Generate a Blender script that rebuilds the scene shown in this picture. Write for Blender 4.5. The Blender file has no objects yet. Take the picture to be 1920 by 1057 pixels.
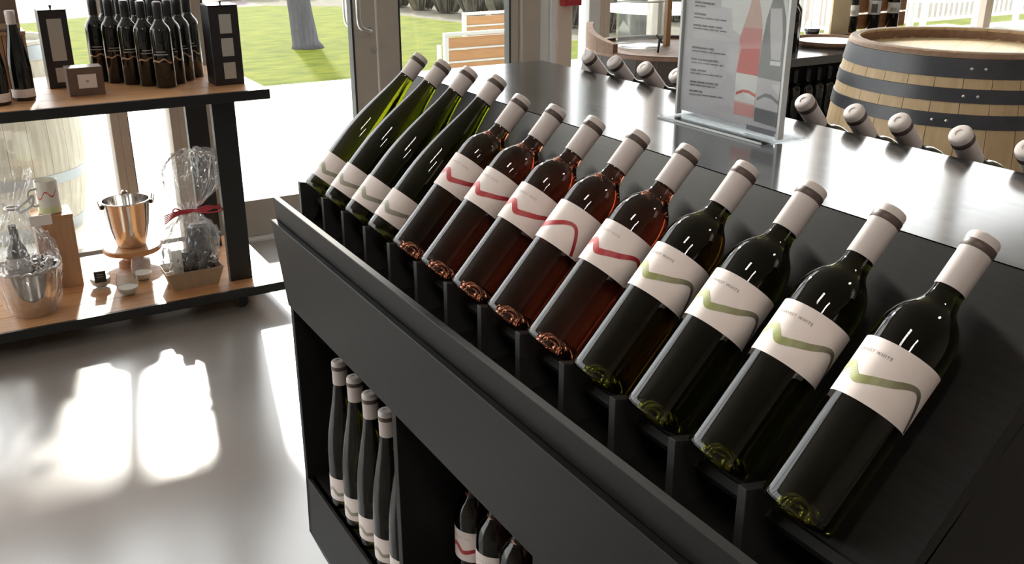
import bpy, bmesh, math, random
from mathutils import Vector, Matrix, noise
random.seed(7)
R = math.radians
scene = bpy.context.scene
COL = scene.collection

# ------------------------------------------------------------------ camera, world, sun, exposure
FPX, PITCH, YAW, EYE = 1795.0, math.atan(693 / 1795.0), R(30.5), 1.46
cam = bpy.data.cameras.new('camera')
cam.sensor_width = 36.0
cam.lens = 36.0 * FPX / 1920.0
cam.clip_start = 0.02
cam_o = bpy.data.objects.new('camera', cam)
cam_o.location = (0, 0, EYE)
cam_o.rotation_euler = (math.pi / 2 - PITCH, 0, -YAW)
COL.objects.link(cam_o)
scene.camera = cam_o

w = bpy.data.worlds.new('sky')
scene.world = w
w.use_nodes = True
bg = w.node_tree.nodes['Background']
bg.inputs[0].default_value = (0.975, 0.985, 1.0, 1)
bg.inputs[1].default_value = 4.8

sun = bpy.data.lights.new('sun', 'SUN')
sun.energy = 7.0
sun.angle = R(3.0)
sun.color = (1.0, 0.95, 0.86)
sun_o = bpy.data.objects.new('sun', sun)
sd = Vector((0.1722, 0.8860, 0.4305))                       # towards the sun
sun_o.rotation_euler = sd.to_track_quat('Z', 'Y').to_euler()
sun_o.location = (0, 8, 9)
COL.objects.link(sun_o)

vs = scene.view_settings
vs.view_transform = 'Standard'
vs.look = 'None'
vs.gamma = 1.0
vs.use_curve_mapping = False
vs.exposure = 0.0


def px_on_x(u, v, x):                                  # where a pixel's ray meets the plane X = x (for the flat print of the sign)
    dx, dy = (u - 960) / FPX, -(v - 528.5) / FPX
    fw = math.cos(PITCH) + dy * math.sin(PITCH)
    up = dy * math.cos(PITCH) - math.sin(PITCH)
    X = fw * math.sin(YAW) + dx * math.cos(YAW)
    Y = fw * math.cos(YAW) - dx * math.sin(YAW)
    k = x / X
    return (x, Y * k, up * k + EYE)


# ------------------------------------------------------------------ materials
def mat(name, color, rough=0.5, metal=0.0, spec=0.5, trans=0.0, ior=1.5, coat=0.0, emit=None, estr=0.0):
    m = bpy.data.materials.new(name)
    m.use_nodes = True
    b = m.node_tree.nodes['Principled BSDF']
    b.inputs['Base Color'].default_value = (*color, 1)
    b.inputs['Roughness'].default_value = rough
    b.inputs['Metallic'].default_value = metal
    b.inputs['Specular IOR Level'].default_value = spec
    b.inputs['Transmission Weight'].default_value = trans
    b.inputs['IOR'].default_value = ior
    b.inputs['Coat Weight'].default_value = coat
    if emit:
        b.inputs['Emission Color'].default_value = (*emit, 1)
        b.inputs['Emission Strength'].default_value = estr
    return m


def textured(name, c1, c2, rough=0.5, scale=(1, 1, 1), nscale=8.0, detail=5, bump=0.0, spec=0.5, r2=None, distort=0.0):
    m = mat(name, c1, rough, spec=spec)
    nt = m.node_tree
    b = nt.nodes['Principled BSDF']
    tc = nt.nodes.new('ShaderNodeTexCoord')
    mp = nt.nodes.new('ShaderNodeMapping')
    mp.inputs['Scale'].default_value = scale
    nz = nt.nodes.new('ShaderNodeTexNoise')
    nz.inputs['Scale'].default_value = nscale
    nz.inputs['Detail'].default_value = detail
    nz.inputs['Distortion'].default_value = distort
    rp = nt.nodes.new('ShaderNodeValToRGB')
    rp.color_ramp.elements[0].position = 0.3
    rp.color_ramp.elements[1].position = 0.7
    rp.color_ramp.elements[0].color = (*c1, 1)
    rp.color_ramp.elements[1].color = (*c2, 1)
    L = nt.links.new
    L(tc.outputs['Object'], mp.inputs[0])
    L(mp.outputs[0], nz.inputs['Vector'])
    L(nz.outputs[0], rp.inputs[0])
    L(rp.outputs[0], b.inputs['Base Color'])
    if r2 is not None:
        mr = nt.nodes.new('ShaderNodeMapRange')
        mr.inputs[3].default_value = rough
        mr.inputs[4].default_value = r2
        L(nz.outputs[0], mr.inputs[0])
        L(mr.outputs[0], b.inputs['Roughness'])
    if bump:
        bp = nt.nodes.new('ShaderNodeBump')
        bp.inputs['Strength'].default_value = bump
        bp.inputs['Distance'].default_value = 0.01
        L(nz.outputs[0], bp.inputs['Height'])
        L(bp.outputs[0], b.inputs['Normal'])
    return m


def clear_mat(name, tint=(1, 1, 1), base=0.04, rough=0.02, white=0.0, gloss=1.0):
    """thin clear sheet: transparent, with a fresnel-weighted reflection and a little milkiness"""
    m = bpy.data.materials.new(name)
    m.use_nodes = True
    nt = m.node_tree
    nt.nodes.clear()
    N, L = nt.nodes.new, nt.links.new
    out = N('ShaderNodeOutputMaterial')
    tr = N('ShaderNodeBsdfTransparent')
    tr.inputs[0].default_value = (*tint, 1)
    gl = N('ShaderNodeBsdfGlossy')
    gl.inputs['Roughness'].default_value = rough
    gl.inputs[0].default_value = (gloss, gloss, gloss, 1)
    lw = N('ShaderNodeLayerWeight')
    lw.inputs[0].default_value = 0.5
    pw = N('ShaderNodeMath')
    pw.operation = 'POWER'
    pw.inputs[1].default_value = 5.0
    fr = N('ShaderNodeMath')
    fr.operation = 'MULTIPLY_ADD'
    fr.inputs[1].default_value = 1.0 - base
    fr.inputs[2].default_value = base
    L(lw.outputs['Facing'], pw.inputs[0])
    L(pw.outputs[0], fr.inputs[0])
    mx = N('ShaderNodeMixShader')
    L(fr.outputs[0], mx.inputs[0])
    L(tr.outputs[0], mx.inputs[1])
    L(gl.outputs[0], mx.inputs[2])
    last = mx
    if white:
        df = N('ShaderNodeBsdfTranslucent')
        df.inputs[0].default_value = (0.9, 0.9, 0.9, 1)
        m2 = N('ShaderNodeMixShader')
        m2.inputs[0].default_value = white
        L(mx.outputs[0], m2.inputs[1])
        L(df.outputs[0], m2.inputs[2])
        last = m2
    L(last.outputs[0], out.inputs[0])
    return m


def attr_mat(name, rough=0.4):
    m = mat(name, (0.5, 0.5, 0.5), rough)
    nt = m.node_tree
    a = nt.nodes.new('ShaderNodeAttribute')
    a.attribute_name = 'Col'
    nt.links.new(a.outputs['Color'], nt.nodes['Principled BSDF'].inputs['Base Color'])
    return m


M = {}
M['floor'] = textured('polished_concrete', (0.215, 0.200, 0.182), (0.245, 0.230, 0.210), 0.17, (1, 1, 1), 1.6, 6, 0.0, 0.75, 0.27)
M['black'] = textured('black_laminate', (0.010, 0.0095, 0.0095), (0.015, 0.0145, 0.0145), 0.48, (40, 2, 40), 6, 4, 0.0, 0.16)
M['fin'] = textured('charcoal_edge_board', (0.030, 0.030, 0.031), (0.040, 0.040, 0.041), 0.45, (2, 2, 2), 6, 3, 0.0, 0.35)
M['blacktop'] = textured('black_satin_top', (0.016, 0.017, 0.017), (0.028, 0.029, 0.029), 0.10, (14, 1.2, 14), 7, 5, 0.0, 0.8, 0.17)
M['blackmetal'] = mat('black_painted_steel', (0.012, 0.012, 0.012), 0.4)
M['wood'] = textured('honey_timber', (0.38, 0.185, 0.08), (0.52, 0.28, 0.125), 0.28, (1.2, 14, 14), 3.5, 6, 0.04, 0.5, 0.4)
M['woodv'] = textured('honey_timber_upright', (0.34, 0.19, 0.10), (0.46, 0.27, 0.15), 0.4, (14, 14, 1.2), 3.5, 6, 0.04)
M['oak'] = textured('new_oak_stave', (0.47, 0.33, 0.18), (0.58, 0.43, 0.25), 0.55, (10, 10, 1.0), 5, 6, 0.06)
M['oakhead'] = textured('pale_oak_head', (0.72, 0.56, 0.33), (0.82, 0.68, 0.44), 0.42, (2, 16, 2), 4, 6, 0.04)
for k_, i_ in (('blacktop', 2.4), ('floor', 2.3)):
    M[k_].node_tree.nodes['Principled BSDF'].inputs['IOR'].default_value = i_
    M[k_].node_tree.nodes['Principled BSDF'].inputs['Specular IOR Level'].default_value = 0.5
M['oakrim'] = textured('oak_end_grain', (0.20, 0.115, 0.075), (0.28, 0.17, 0.11), 0.55, (12, 12, 12), 4, 5, 0.05)
M['darkoak'] = textured('aged_dark_oak', (0.045, 0.032, 0.026), (0.075, 0.054, 0.042), 0.5, (10, 10, 1), 5, 6, 0.08)
M['weathered'] = textured('weathered_grey_oak', (0.40, 0.38, 0.31), (0.54, 0.52, 0.44), 0.75, (10, 10, 1), 5, 6, 0.1)
M['hoop'] = textured('dark_hoop_steel', (0.030, 0.032, 0.040), (0.048, 0.050, 0.060), 0.38, (3, 3, 3), 6, 4, 0.02, 0.6)
M['hoopgrey'] = mat('galvanised_hoop', (0.34, 0.38, 0.40), 0.45, 0.6)
M['rivet'] = mat('bright_rivet', (0.8, 0.8, 0.8), 0.3, 0.9)
M['steel'] = mat('polished_steel', (0.78, 0.76, 0.74), 0.10, 1.0)
M['brushed'] = mat('brushed_steel', (0.62, 0.62, 0.62), 0.28, 1.0)
M['alu'] = textured('bronze_aluminium', (0.46, 0.42, 0.37), (0.50, 0.455, 0.40), 0.45, (2, 2, 2), 4, 2, 0, 0.4)
M['aludark'] = mat('dark_gasket', (0.03, 0.03, 0.03), 0.5)
M['alulight'] = mat('pale_aluminium', (0.80, 0.83, 0.84), 0.4)
M['beige'] = mat('beige_painted_post', (0.68, 0.58, 0.50), 0.6)
M['wall'] = mat('warm_plaster', (0.36, 0.32, 0.29), 0.8)
M['ceiling'] = mat('white_ceiling', (0.46, 0.42, 0.39), 0.8)
M['pane'] = clear_mat('window_glass', (0.965, 0.97, 0.962))
M['acrylic'] = clear_mat('clear_acrylic', (0.96, 0.97, 0.97), rough=0.03, gloss=0.18)
M['edge'] = mat('bright_acrylic_edge', (0.62, 0.65, 0.66), 0.25)
M['cello'] = clear_mat('cellophane', (0.90, 0.90, 0.90), base=0.10, rough=0.09, white=0.04)
M['thinglass'] = clear_mat('clear_glass_wall', (0.93, 0.95, 0.95), rough=0.02, white=0.03)
M['capsule'] = mat('pinkish_grey_capsule', (0.60, 0.54, 0.52), 0.45)
M['capband'] = mat('brown_capsule_band', (0.085, 0.058, 0.05), 0.45)
M['capdark'] = mat('dark_capsule', (0.02, 0.02, 0.022), 0.35)
M['paper'] = textured('label_paper', (0.78, 0.695, 0.665), (0.81, 0.725, 0.695), 0.65, (1, 1, 1), 60, 3, 0.03)
M['papergrey'] = mat('grey_label_paper', (0.45, 0.43, 0.40), 0.6)
M['white'] = mat('white_card', (0.82, 0.82, 0.80), 0.6)
M['ink'] = mat('dark_ink', (0.10, 0.09, 0.09), 0.6)
M['inkpale'] = mat('faint_ink', (0.42, 0.36, 0.34), 0.6)
M['stripe'] = attr_mat('foil_stripe', 0.35)
M['goldline'] = mat('copper_foil', (0.55, 0.36, 0.22), 0.35, 0.5)
M['g_hock'] = mat('green_hock_glass', (0.105, 0.118, 0.003), 0.02, trans=1.0, ior=1.45)
M['g_rose'] = mat('rose_wine_glass', (0.43, 0.165, 0.10), 0.02, trans=1.0, ior=1.45)
M['g_white'] = mat('dark_olive_glass', (0.06, 0.065, 0.006), 0.02, trans=1.0, ior=1.45)
M['g_black'] = mat('black_glass', (0.006, 0.007, 0.006), 0.06, coat=0.3)
M['candle'] = mat('white_wax', (0.80, 0.77, 0.72), 0.5)
M['brownbox'] = textured('brown_card', (0.13, 0.085, 0.06), (0.16, 0.105, 0.075), 0.6, (1, 1, 1), 20, 3)
M['kraft'] = textured('kraft_tray', (0.34, 0.24, 0.15), (0.40, 0.29, 0.19), 0.65, (4, 4, 1), 10, 4, 0.04)
M['blackbox'] = mat('black_gift_box', (0.016, 0.014, 0.016), 0.4)
M['red'] = mat('red_plastic', (0.42, 0.025, 0.03), 0.4)
M['ribbon'] = mat('red_raffia', (0.55, 0.06, 0.09), 0.5)
M['mug'] = mat('pale_glazed_mug', (0.66, 0.68, 0.62), 0.25)
M['muggreen'] = mat('pale_green_glaze', (0.60, 0.68, 0.40), 0.25)
M['grass'] = textured('lawn', (0.048, 0.072, 0.003), (0.130, 0.140, 0.010), 0.9, (1, 2.6, 1), 3.2, 10, 0.5, 0.1)
M['patio'] = textured('pale_concrete_paving', (0.66, 0.66, 0.62), (0.74, 0.74, 0.70), 0.8, (1, 1, 1), 2, 6, 0.05)
M['path'] = textured('pinkish_path', (0.105, 0.085, 0.082), (0.13, 0.105, 0.10), 0.9, (1, 1, 1), 3, 6)
M['mulch'] = textured('grey_mulch', (0.07, 0.064, 0.044), (0.125, 0.113, 0.08), 0.95, (1, 1, 1), 7, 8, 0.4)
M['shrub'] = textured('dry_grey_shrub', (0.10, 0.092, 0.072), (0.17, 0.158, 0.125), 0.9, (1, 1, 1), 8, 4)
M['bark'] = textured('grey_bark', (0.05, 0.05, 0.058), (0.08, 0.08, 0.088), 0.9, (8, 8, 1), 5, 6, 0.3)
M['slat'] = textured('orange_teak', (0.32, 0.165, 0.065), (0.40, 0.225, 0.10), 0.5, (1.2, 10, 10), 5, 5, 0.04)
M['whitemetal'] = mat('white_powder_coat', (0.52, 0.55, 0.54), 0.4)
M['bulb'] = mat('lit_bulb', (1, 1, 1), 0.4, emit=(1.0, 0.93, 0.84), estr=60.0)
M['lampbody'] = mat('lamp_housing', (0.05, 0.05, 0.05), 0.5)
M['sign_base'] = mat('poster_grey_lilac', (0.55, 0.53, 0.56), 0.5)
M['sign_light'] = mat('poster_white', (0.72, 0.72, 0.70), 0.5)
M['sign_mid'] = mat('poster_pale_grey', (0.60, 0.58, 0.60), 0.5)
M['sign_pink'] = mat('poster_pink', (0.62, 0.27, 0.26), 0.5)
M['sign_red'] = mat('poster_rose_red', (0.58, 0.12, 0.10), 0.5)
M['sign_pale'] = mat('poster_pale_pink', (0.62, 0.42, 0.38), 0.5)
M['sign_grey'] = mat('poster_bottle_grey', (0.25, 0.25, 0.25), 0.5)
M['sign_dark'] = mat('poster_dark_grey', (0.13, 0.13, 0.14), 0.5)
M['sign_text'] = mat('poster_text_grey', (0.20, 0.18, 0.20), 0.5)
M['sign_logo'] = mat('poster_logo_slate', (0.22, 0.21, 0.26), 0.5)


# ------------------------------------------------------------------ mesh helpers
def link(name, me, m, parent=None, smooth=False):
    if m is not None and not me.materials:
        me.materials.append(M[m] if isinstance(m, str) else m)
    if smooth:
        for p in me.polygons:
            p.use_smooth = True
    o = bpy.data.objects.new(name, me)
    COL.objects.link(o)
    if parent is not None:
        o.parent = parent
        if parent.get('_w'):                     # parts given in world coordinates
            o.matrix_parent_inverse = parent_matrix(parent).inverted()
    return o


def parent_matrix(p):
    m = Matrix.LocRotScale(p.location, p.rotation_euler, None)
    if p.parent:
        return parent_matrix(p.parent) @ p.matrix_parent_inverse @ m
    return m


def pyd(name, verts, faces):
    me = bpy.data.meshes.new(name)
    me.from_pydata([tuple(v) for v in verts], [], faces)
    me.update()
    return me


def empty(name, loc=(0, 0, 0), world=True):
    o = bpy.data.objects.new(name, None)
    o.empty_display_size = 0.05
    o.location = loc
    COL.objects.link(o)
    if world:
        o['_w'] = 1
    return o


def tag(o, label=None, cat=None, group=None, kind=None):
    if label:
        o['label'] = label
    if cat:
        o['category'] = cat
    if group:
        o['group'] = group
    if kind:
        o['kind'] = kind
    return o


def box_me(x0, x1, y0, y1, z0, z1, bev=0.0):
    bm = bmesh.new()
    v = [bm.verts.new(p) for p in ((x0, y0, z0), (x1, y0, z0), (x1, y1, z0), (x0, y1, z0), (x0, y0, z1), (x1, y0, z1), (x1, y1, z1), (x0, y1, z1))]
    for f in ((0, 3, 2, 1), (4, 5, 6, 7), (0, 1, 5, 4), (1, 2, 6, 5), (2, 3, 7, 6), (3, 0, 4, 7)):
        bm.faces.new([v[i] for i in f])
    if bev:
        bmesh.ops.bevel(bm, geom=bm.edges[:], offset=bev, segments=1, affect='EDGES', profile=0.5)
    me = bpy.data.meshes.new('m')
    bm.to_mesh(me)
    bm.free()
    return me


def box(name, b, m, parent=None, bev=0.0):
    return link(name, box_me(*b, bev), m, parent)


def prism_me(poly, y0, y1, axis='y', bev=0.0):
    """poly: (x,z) points extruded along y (or (x,y) points along z, (y,z) along x)"""
    bm = bmesh.new()
    if axis == 'y':
        f = lambda p, t: (p[0], t, p[1])
    elif axis == 'z':
        f = lambda p, t: (p[0], p[1], t)
    else:
        f = lambda p, t: (t, p[0], p[1])
    a = [bm.verts.new(f(p, y0)) for p in poly]
    b = [bm.verts.new(f(p, y1)) for p in poly]
    n = len(poly)
    bm.faces.new(a)
    bm.faces.new(b[::-1])
    for i in range(n):
        bm.faces.new((a[i], b[i], b[(i + 1) % n], a[(i + 1) % n]))
    bmesh.ops.recalc_face_normals(bm, faces=bm.faces[:])
    if bev:
        bmesh.ops.bevel(bm, geom=bm.edges[:], offset=bev, segments=1, affect='EDGES', profile=0.5)
    me = bpy.data.meshes.new('m')
    bm.to_mesh(me)
    bm.free()
    return me


def prism(name, poly, y0, y1, m, parent=None, axis='y', bev=0.0):
    return link(name, prism_me(poly, y0, y1, axis, bev), m, parent)


def lathe_me(prof, seg=32, c=(0, 0, 0), sharp=35, jitter=None):
    """prof: (radius, z) list; ends with radius 0 are closed to a pole"""
    vs_, fs, rings = [], [], []
    for r, z in prof:
        if r < 1e-6:
            rings.append([len(vs_)])
            vs_.append((c[0], c[1], c[2] + z))
        else:
            rings.append(list(range(len(vs_), len(vs_) + seg)))
            for k in range(seg):
                a = 2 * math.pi * k / seg
                d = jitter(a, z) if jitter else 0
                vs_.append((c[0] + (r + d) * math.cos(a), c[1] + (r + d) * math.sin(a), c[2] + z))
    for A, B in zip(rings[:-1], rings[1:]):
        for k in range(seg):
            k2 = (k + 1) % seg
            if len(A) == 1 and len(B) == 1:
                continue
            if len(A) == 1:
                fs.append((A[0], B[k2], B[k]))
            elif len(B) == 1:
                fs.append((A[k], A[k2], B[0]))
            else:
                fs.append((A[k], A[k2], B[k2], B[k]))
    me = pyd('m', vs_, fs)
    for p in me.polygons:
        p.use_smooth = True
    if sharp:
        me.set_sharp_from_angle(angle=R(sharp))
    return me


def lathe(name, prof, m, parent=None, seg=32, c=(0, 0, 0), sharp=35, jitter=None):
    return link(name, lathe_me(prof, seg, c, sharp, jitter), m, parent)


def tube_me(pts, r, seg=8, closed=False):
    pts = [Vector(p) for p in pts]
    rr = r if isinstance(r, (list, tuple)) else [r] * len(pts)
    vs_, fs = [], []
    n = len(pts)
    up = Vector((0, 0, 1))
    pn = None
    for i, p in enumerate(pts):
        t = (pts[(i + 1) % n] - pts[i - 1]) if closed else (pts[min(i + 1, n - 1)] - pts[max(i - 1, 0)])
        t.normalize()
        if pn is None:
            pn = t.orthogonal().normalized()
        else:
            pn = (pn - t * pn.dot(t)).normalized()
        b = t.cross(pn)
        for k in range(seg):
            a = 2 * math.pi * k / seg
            vs_.append(p + (pn * math.cos(a) + b * math.sin(a)) * rr[i])
    m_ = n if closed else n - 1
    for i in range(m_):
        for k in range(seg):
            a, b = i * seg + k, i * seg + (k + 1) % seg
            c, d = ((i + 1) % n) * seg + (k + 1) % seg, ((i + 1) % n) * seg + k
            fs.append((a, b, c, d))
    if not closed:
        fs.append(tuple(range(seg))[::-1])
        fs.append(tuple(range((n - 1) * seg, n * seg)))
    me = pyd('m', vs_, fs)
    for p in me.polygons:
        p.use_smooth = True
    return me


def tube(name, pts, r, m, parent=None, seg=8, closed=False):
    return link(name, tube_me(pts, r, seg, closed), m, parent)


def copy_tree(o, parent=None):
    c = o.copy()
    COL.objects.link(c)
    c.parent = parent
    for ch in list(o.children):
        copy_tree(ch, c)
    return c


def smooth_pts(pts, n):
    """Catmull-Rom through pts"""
    out = []
    P = [pts[0]] + list(pts) + [pts[-1]]
    for i in range(1, len(P) - 2):
        for k in range(n):
            t = k / n
            out.append(tuple(0.5 * ((2 * P[i][j]) + (-P[i - 1][j] + P[i + 1][j]) * t + (2 * P[i - 1][j] - 5 * P[i][j] + 4 * P[i + 1][j] - P[i + 2][j]) * t * t + (-P[i - 1][j] + 3 * P[i][j] - 3 * P[i + 1][j] + P[i + 2][j]) * t ** 3) for j in range(len(pts[0]))))
    out.append(tuple(pts[-1]))
    return out


# ------------------------------------------------------------------ the setting: floor, walls, ceiling, ground
def struct(o):
    o['kind'] = 'structure'
    return o


WY = 4.4                                               # window wall
struct(box('floor', (-3.2, 10.0, -4.0, WY + 0.06, -0.12, 0.0), 'floor'))
struct(box('wall_left', (-3.35, -3.2, -4.0, 2.6, 0.0, 3.5), 'wall'))
struct(box('wall_left_header', (-3.35, -3.2, 2.6, WY + 0.06, 3.3, 3.5), 'wall'))
struct(box('wall_back', (-3.35, 10.15, -4.15, -4.0, 0.0, 3.5), 'wall'))
struct(box('wall_right', (10.0, 10.15, -4.0, WY + 0.06, 0.0, 3.5), 'wall'))
struct(box('wall_header', (-3.35, 10.15, WY - 0.06, WY + 0.06, 3.3, 3.5), 'wall'))
struct(box('ceiling', (-3.35, 10.15, -4.15, WY + 0.06, 3.5, 3.65), 'ceiling'))
struct(box('trim_1', (-3.35, 10.15, WY + 0.06, WY + 0.35, 3.4, 3.55), 'ceiling'))      # unseen eaves, added and cut to set how far the sun reaches in

struct(box('ground_patio', (-14, 22, WY + 0.06, 8.62, -0.15, -0.01), 'patio'))
struct(box('ground_terrace', (-14, -3.35, -8.0, WY + 0.06, -0.15, -0.01), 'patio'))


def ground(name, poly, z, m):
    return struct(link(name, pyd('m', [(x, y, z) for x, y in poly], [tuple(range(len(poly)))]), m))


ground('ground_lawn', [(-14, 8.62), (22, 8.62), (22, 9.0), (6.9, 9.4), (6.64, 10.4), (6.55, 12.2), (6.15, 14.0), (5.9, 15.7), (4.9, 16.5), (2.8, 16.4), (1.2, 15.5), (-14, 15.2)], -0.005, 'grass')
ground('ground_path', [(-14, 15.2), (1.2, 15.5), (2.8, 16.4), (4.9, 16.5), (5.0, 60), (-40, 60)], -0.01, 'path')
ground('ground_mulch', [(22, 9.0), (6.9, 9.4), (6.64, 10.4), (6.55, 12.2), (6.15, 14.0), (5.9, 15.7), (4.9, 16.5), (5.0, 60), (60, 60), (60, 9.0)], -0.012, 'mulch')


# window wall: mullions, doors
def frame_bar(name, x0, x1, m='alu', y0=WY - 0.05, y1=WY + 0.05, z0=0.0, z1=3.3, parent=None):
    return box(name, (x0, x1, y0, y1, z0, z1), m, parent, 0.002)


def window(n, x0, x1, fw=0.035, m='alu', z0=0.0):
    e = empty('window_%d' % n, ((x0 + x1) / 2, WY, 0))
    e['kind'] = 'structure'
    frame_bar('window_frame', x0, x0 + fw, m, parent=e)
    frame_bar('window_frame', x1 - fw, x1, m, parent=e)
    box('window_sill', (x0, x1, WY - 0.05, WY + 0.05, 0.0, 0.075), m, e, 0.002)
    box('window_head', (x0, x1, WY - 0.05, WY + 0.05, 3.24, 3.3), m, e, 0.002)
    box('gasket', (x0 + fw, x0 + fw + 0.008, WY - 0.02, WY + 0.02, 0.075, 3.24), 'aludark', e)
    box('glass_pane', (x0 + fw, x1 - fw, WY - 0.004, WY + 0.004, 0.075, 3.24), 'pane', e)
    return e


for n_, (y0_, y1_) in enumerate(((2.6, WY + 0.05),)):
    e = empty('window_%d' % (30 + n_), (-3.27, (y0_ + y1_) / 2, 0))  # unseen side window, added to brighten the bottles' left edges and labels
    e['kind'] = 'structure'
    for a_, b_ in ((y0_, y0_ + 0.04), (y1_ - 0.04, y1_)):
        box('window_frame', (-3.32, -3.22, a_, b_, 0.0, 3.3), 'alu', e, 0.002)
    box('window_sill', (-3.32, -3.22, y0_ + 0.04, y1_ - 0.04, 0.0, 0.075), 'alu', e, 0.002)
    box('glass_pane', (-3.274, -3.266, y0_ + 0.04, y1_ - 0.04, 0.075, 3.3), 'pane', e)
window(1, -3.2, -1.95)
window(2, -1.95, -0.70)
window(3, -0.70, 0.615)
window(4, 0.615, 0.86)
struct(frame_bar('trim_2', 0.86, 0.964))
struct(box('trim_3', (0.82, 2.65, WY - 0.07, WY + 0.07, -0.004, 0.012), 'alulight'))      # door threshold


def door(n, x0, x1, hinge_left):
    e = empty('door_%d' % n, ((x0 + x1) / 2, WY, 0))
    e['kind'] = 'structure'
    s = 0.115
    box('stile', (x0 + 0.003, x0 + (0.05 if hinge_left else s), WY - 0.024, WY + 0.024, 0.015, 2.5), 'alu', e, 0.002)
    box('stile', (x1 - (s if hinge_left else 0.05), x1 - 0.003, WY - 0.024, WY + 0.024, 0.015, 2.5), 'alu', e, 0.002)
    a, b = x0 + (0.05 if hinge_left else s), x1 - (s if hinge_left else 0.05)
    box('bottom_rail', (a, b, WY - 0.022, WY + 0.022, 0.015, 0.19), 'alu', e, 0.002)
    box('top_rail', (a, b, WY - 0.022, WY + 0.022, 2.4, 2.5), 'alu', e, 0.002)
    box('gasket', (a, a + 0.008, WY - 0.025, WY + 0.025, 0.19, 2.4), 'aludark', e)
    box('gasket', (b - 0.01, b, WY - 0.025, WY + 0.025, 0.19, 2.4), 'aludark', e)
    box('glass_pane', (a + 0.004, b - 0.004, WY - 0.004, WY + 0.004, 0.19, 2.4), 'pane', e)
    return e


d1 = door(1, 0.967, 1.826, True)
d2 = door(2, 1.829, 2.62, False)
for sgn in (-1, 1):
    y = WY + sgn * 0.024
    hp = smooth_pts([(1.795, y, 0.94), (1.775, y + sgn * 0.045, 0.938), (1.735, y + sgn * 0.06, 0.95), (1.715, y + sgn * 0.062, 0.99), (1.715, y + sgn * 0.062, 1.15), (1.715, y + sgn * 0.062, 1.42), (1.735, y + sgn * 0.06, 1.46), (1.775, y + sgn * 0.045, 1.475), (1.795, y, 1.475)], 5)
    tube('handle', hp, 0.011, 'brushed', d1, 10)
lk = lathe('lock_cylinder', [(0, 0), (0.016, 0), (0.016, 0.008), (0.006, 0.01), (0, 0.01)], 'brushed', None, 16)
lk.rotation_euler = (math.pi / 2, 0, 0)
lk.location = (1.806 - d1.location.x, -0.024, 0.845)
lk.parent = d1
struct(box('trim_4', (0.964, 2.624, WY - 0.05, WY + 0.05, 2.5, 2.58), 'alu'))
struct(box('window_20', (0.964, 2.624, WY - 0.004, WY + 0.004, 2.58, 3.3), 'pane'))
struct(frame_bar('trim_5', 2.624, 2.735))
struct(frame_bar('trim_6', 2.737, 2.80, 'alulight', WY - 0.03, WY + 0.04))
struct(frame_bar('trim_7', 2.80, 2.835, 'alulight'))
struct(frame_bar('trim_8', 2.835, 2.925, 'beige', WY - 0.06, WY + 0.05))
window(5, 2.925, 3.05, 0.008, 'alulight')
struct(frame_bar('trim_9', 3.05, 3.115, 'alulight', WY - 0.05, WY + 0.06))
struct(frame_bar('trim_10', 3.115, 3.140, 'beige'))
xs = [3.14, 3.55, 5.0, 6.5, 8.2, 10.0]
for i in range(len(xs) - 1):
    window(6 + i, xs[i], xs[i + 1], 0.04, 'beige')

# ------------------------------------------------------------------ wine display stand (double sided, sloping racks either side of a top)
YA, YB = 0.415, 1.875                                   # near and far end
AL = R(47.24)
CA, SA = math.cos(AL), math.sin(AL)
XB, ZB, PITCHB, Y13, RB = 0.605, 0.938, 0.1055, 0.513, 0.0375
TOPX0, TOPX1, TOPZ = 0.8475, 1.184, 1.145
CX = (TOPX0 + TOPX1) / 2
PX, PZ = XB + RB * SA, ZB - RB * CA                     # a point of the slope under a bottle base

stand = empty('wine_display_stand', (CX, (YA + YB) / 2, 0))
tag(stand, 'black double-sided wine display stand with sloping racks and flat top', 'display stand')


def mir(poly):
    return [(2 * CX - x, z) for x, z in poly]


prism('top_panel', [(TOPX0, TOPZ), (TOPX1, TOPZ), (TOPX1 - 0.012, TOPZ - 0.022), (TOPX0 + 0.012, TOPZ - 0.022)], YA, YB, 'blacktop', stand)
low = -0.012                                           # slope's lower end, measured along the slope from the base line
slope = [(PX + low * CA, PZ + low * SA), (TOPX0 - 0.0005, TOPZ - 0.0008), (TOPX0 + 0.012 * SA, TOPZ - 0.022), (PX + low * CA + 0.018 * SA, PZ + low * SA - 0.018 * CA)]
prism('rack_slope', slope, YA, YB, 'black', stand, bev=0.0006)
prism('rack_slope', mir(slope), YA, YB, 'black', stand, bev=0.0006)
# ledge on which the bottles stand
lb = (XB - 0.006 * CA, ZB - 0.006 * SA)
led = [(PX - 0.004 * CA - 0.0 * SA, PZ - 0.004 * SA), (PX - 0.004 * CA - 0.007 * SA, PZ - 0.004 * SA + 0.007 * CA), (PX - 0.014 * CA - 0.007 * SA, PZ - 0.014 * SA + 0.007 * CA), (PX - 0.018 * CA, PZ - 0.018 * SA)]
prism('rack_ledge', led, YA, YB, 'black', stand)
prism('rack_ledge', mir(led), YA, YB, 'black', stand)
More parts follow.
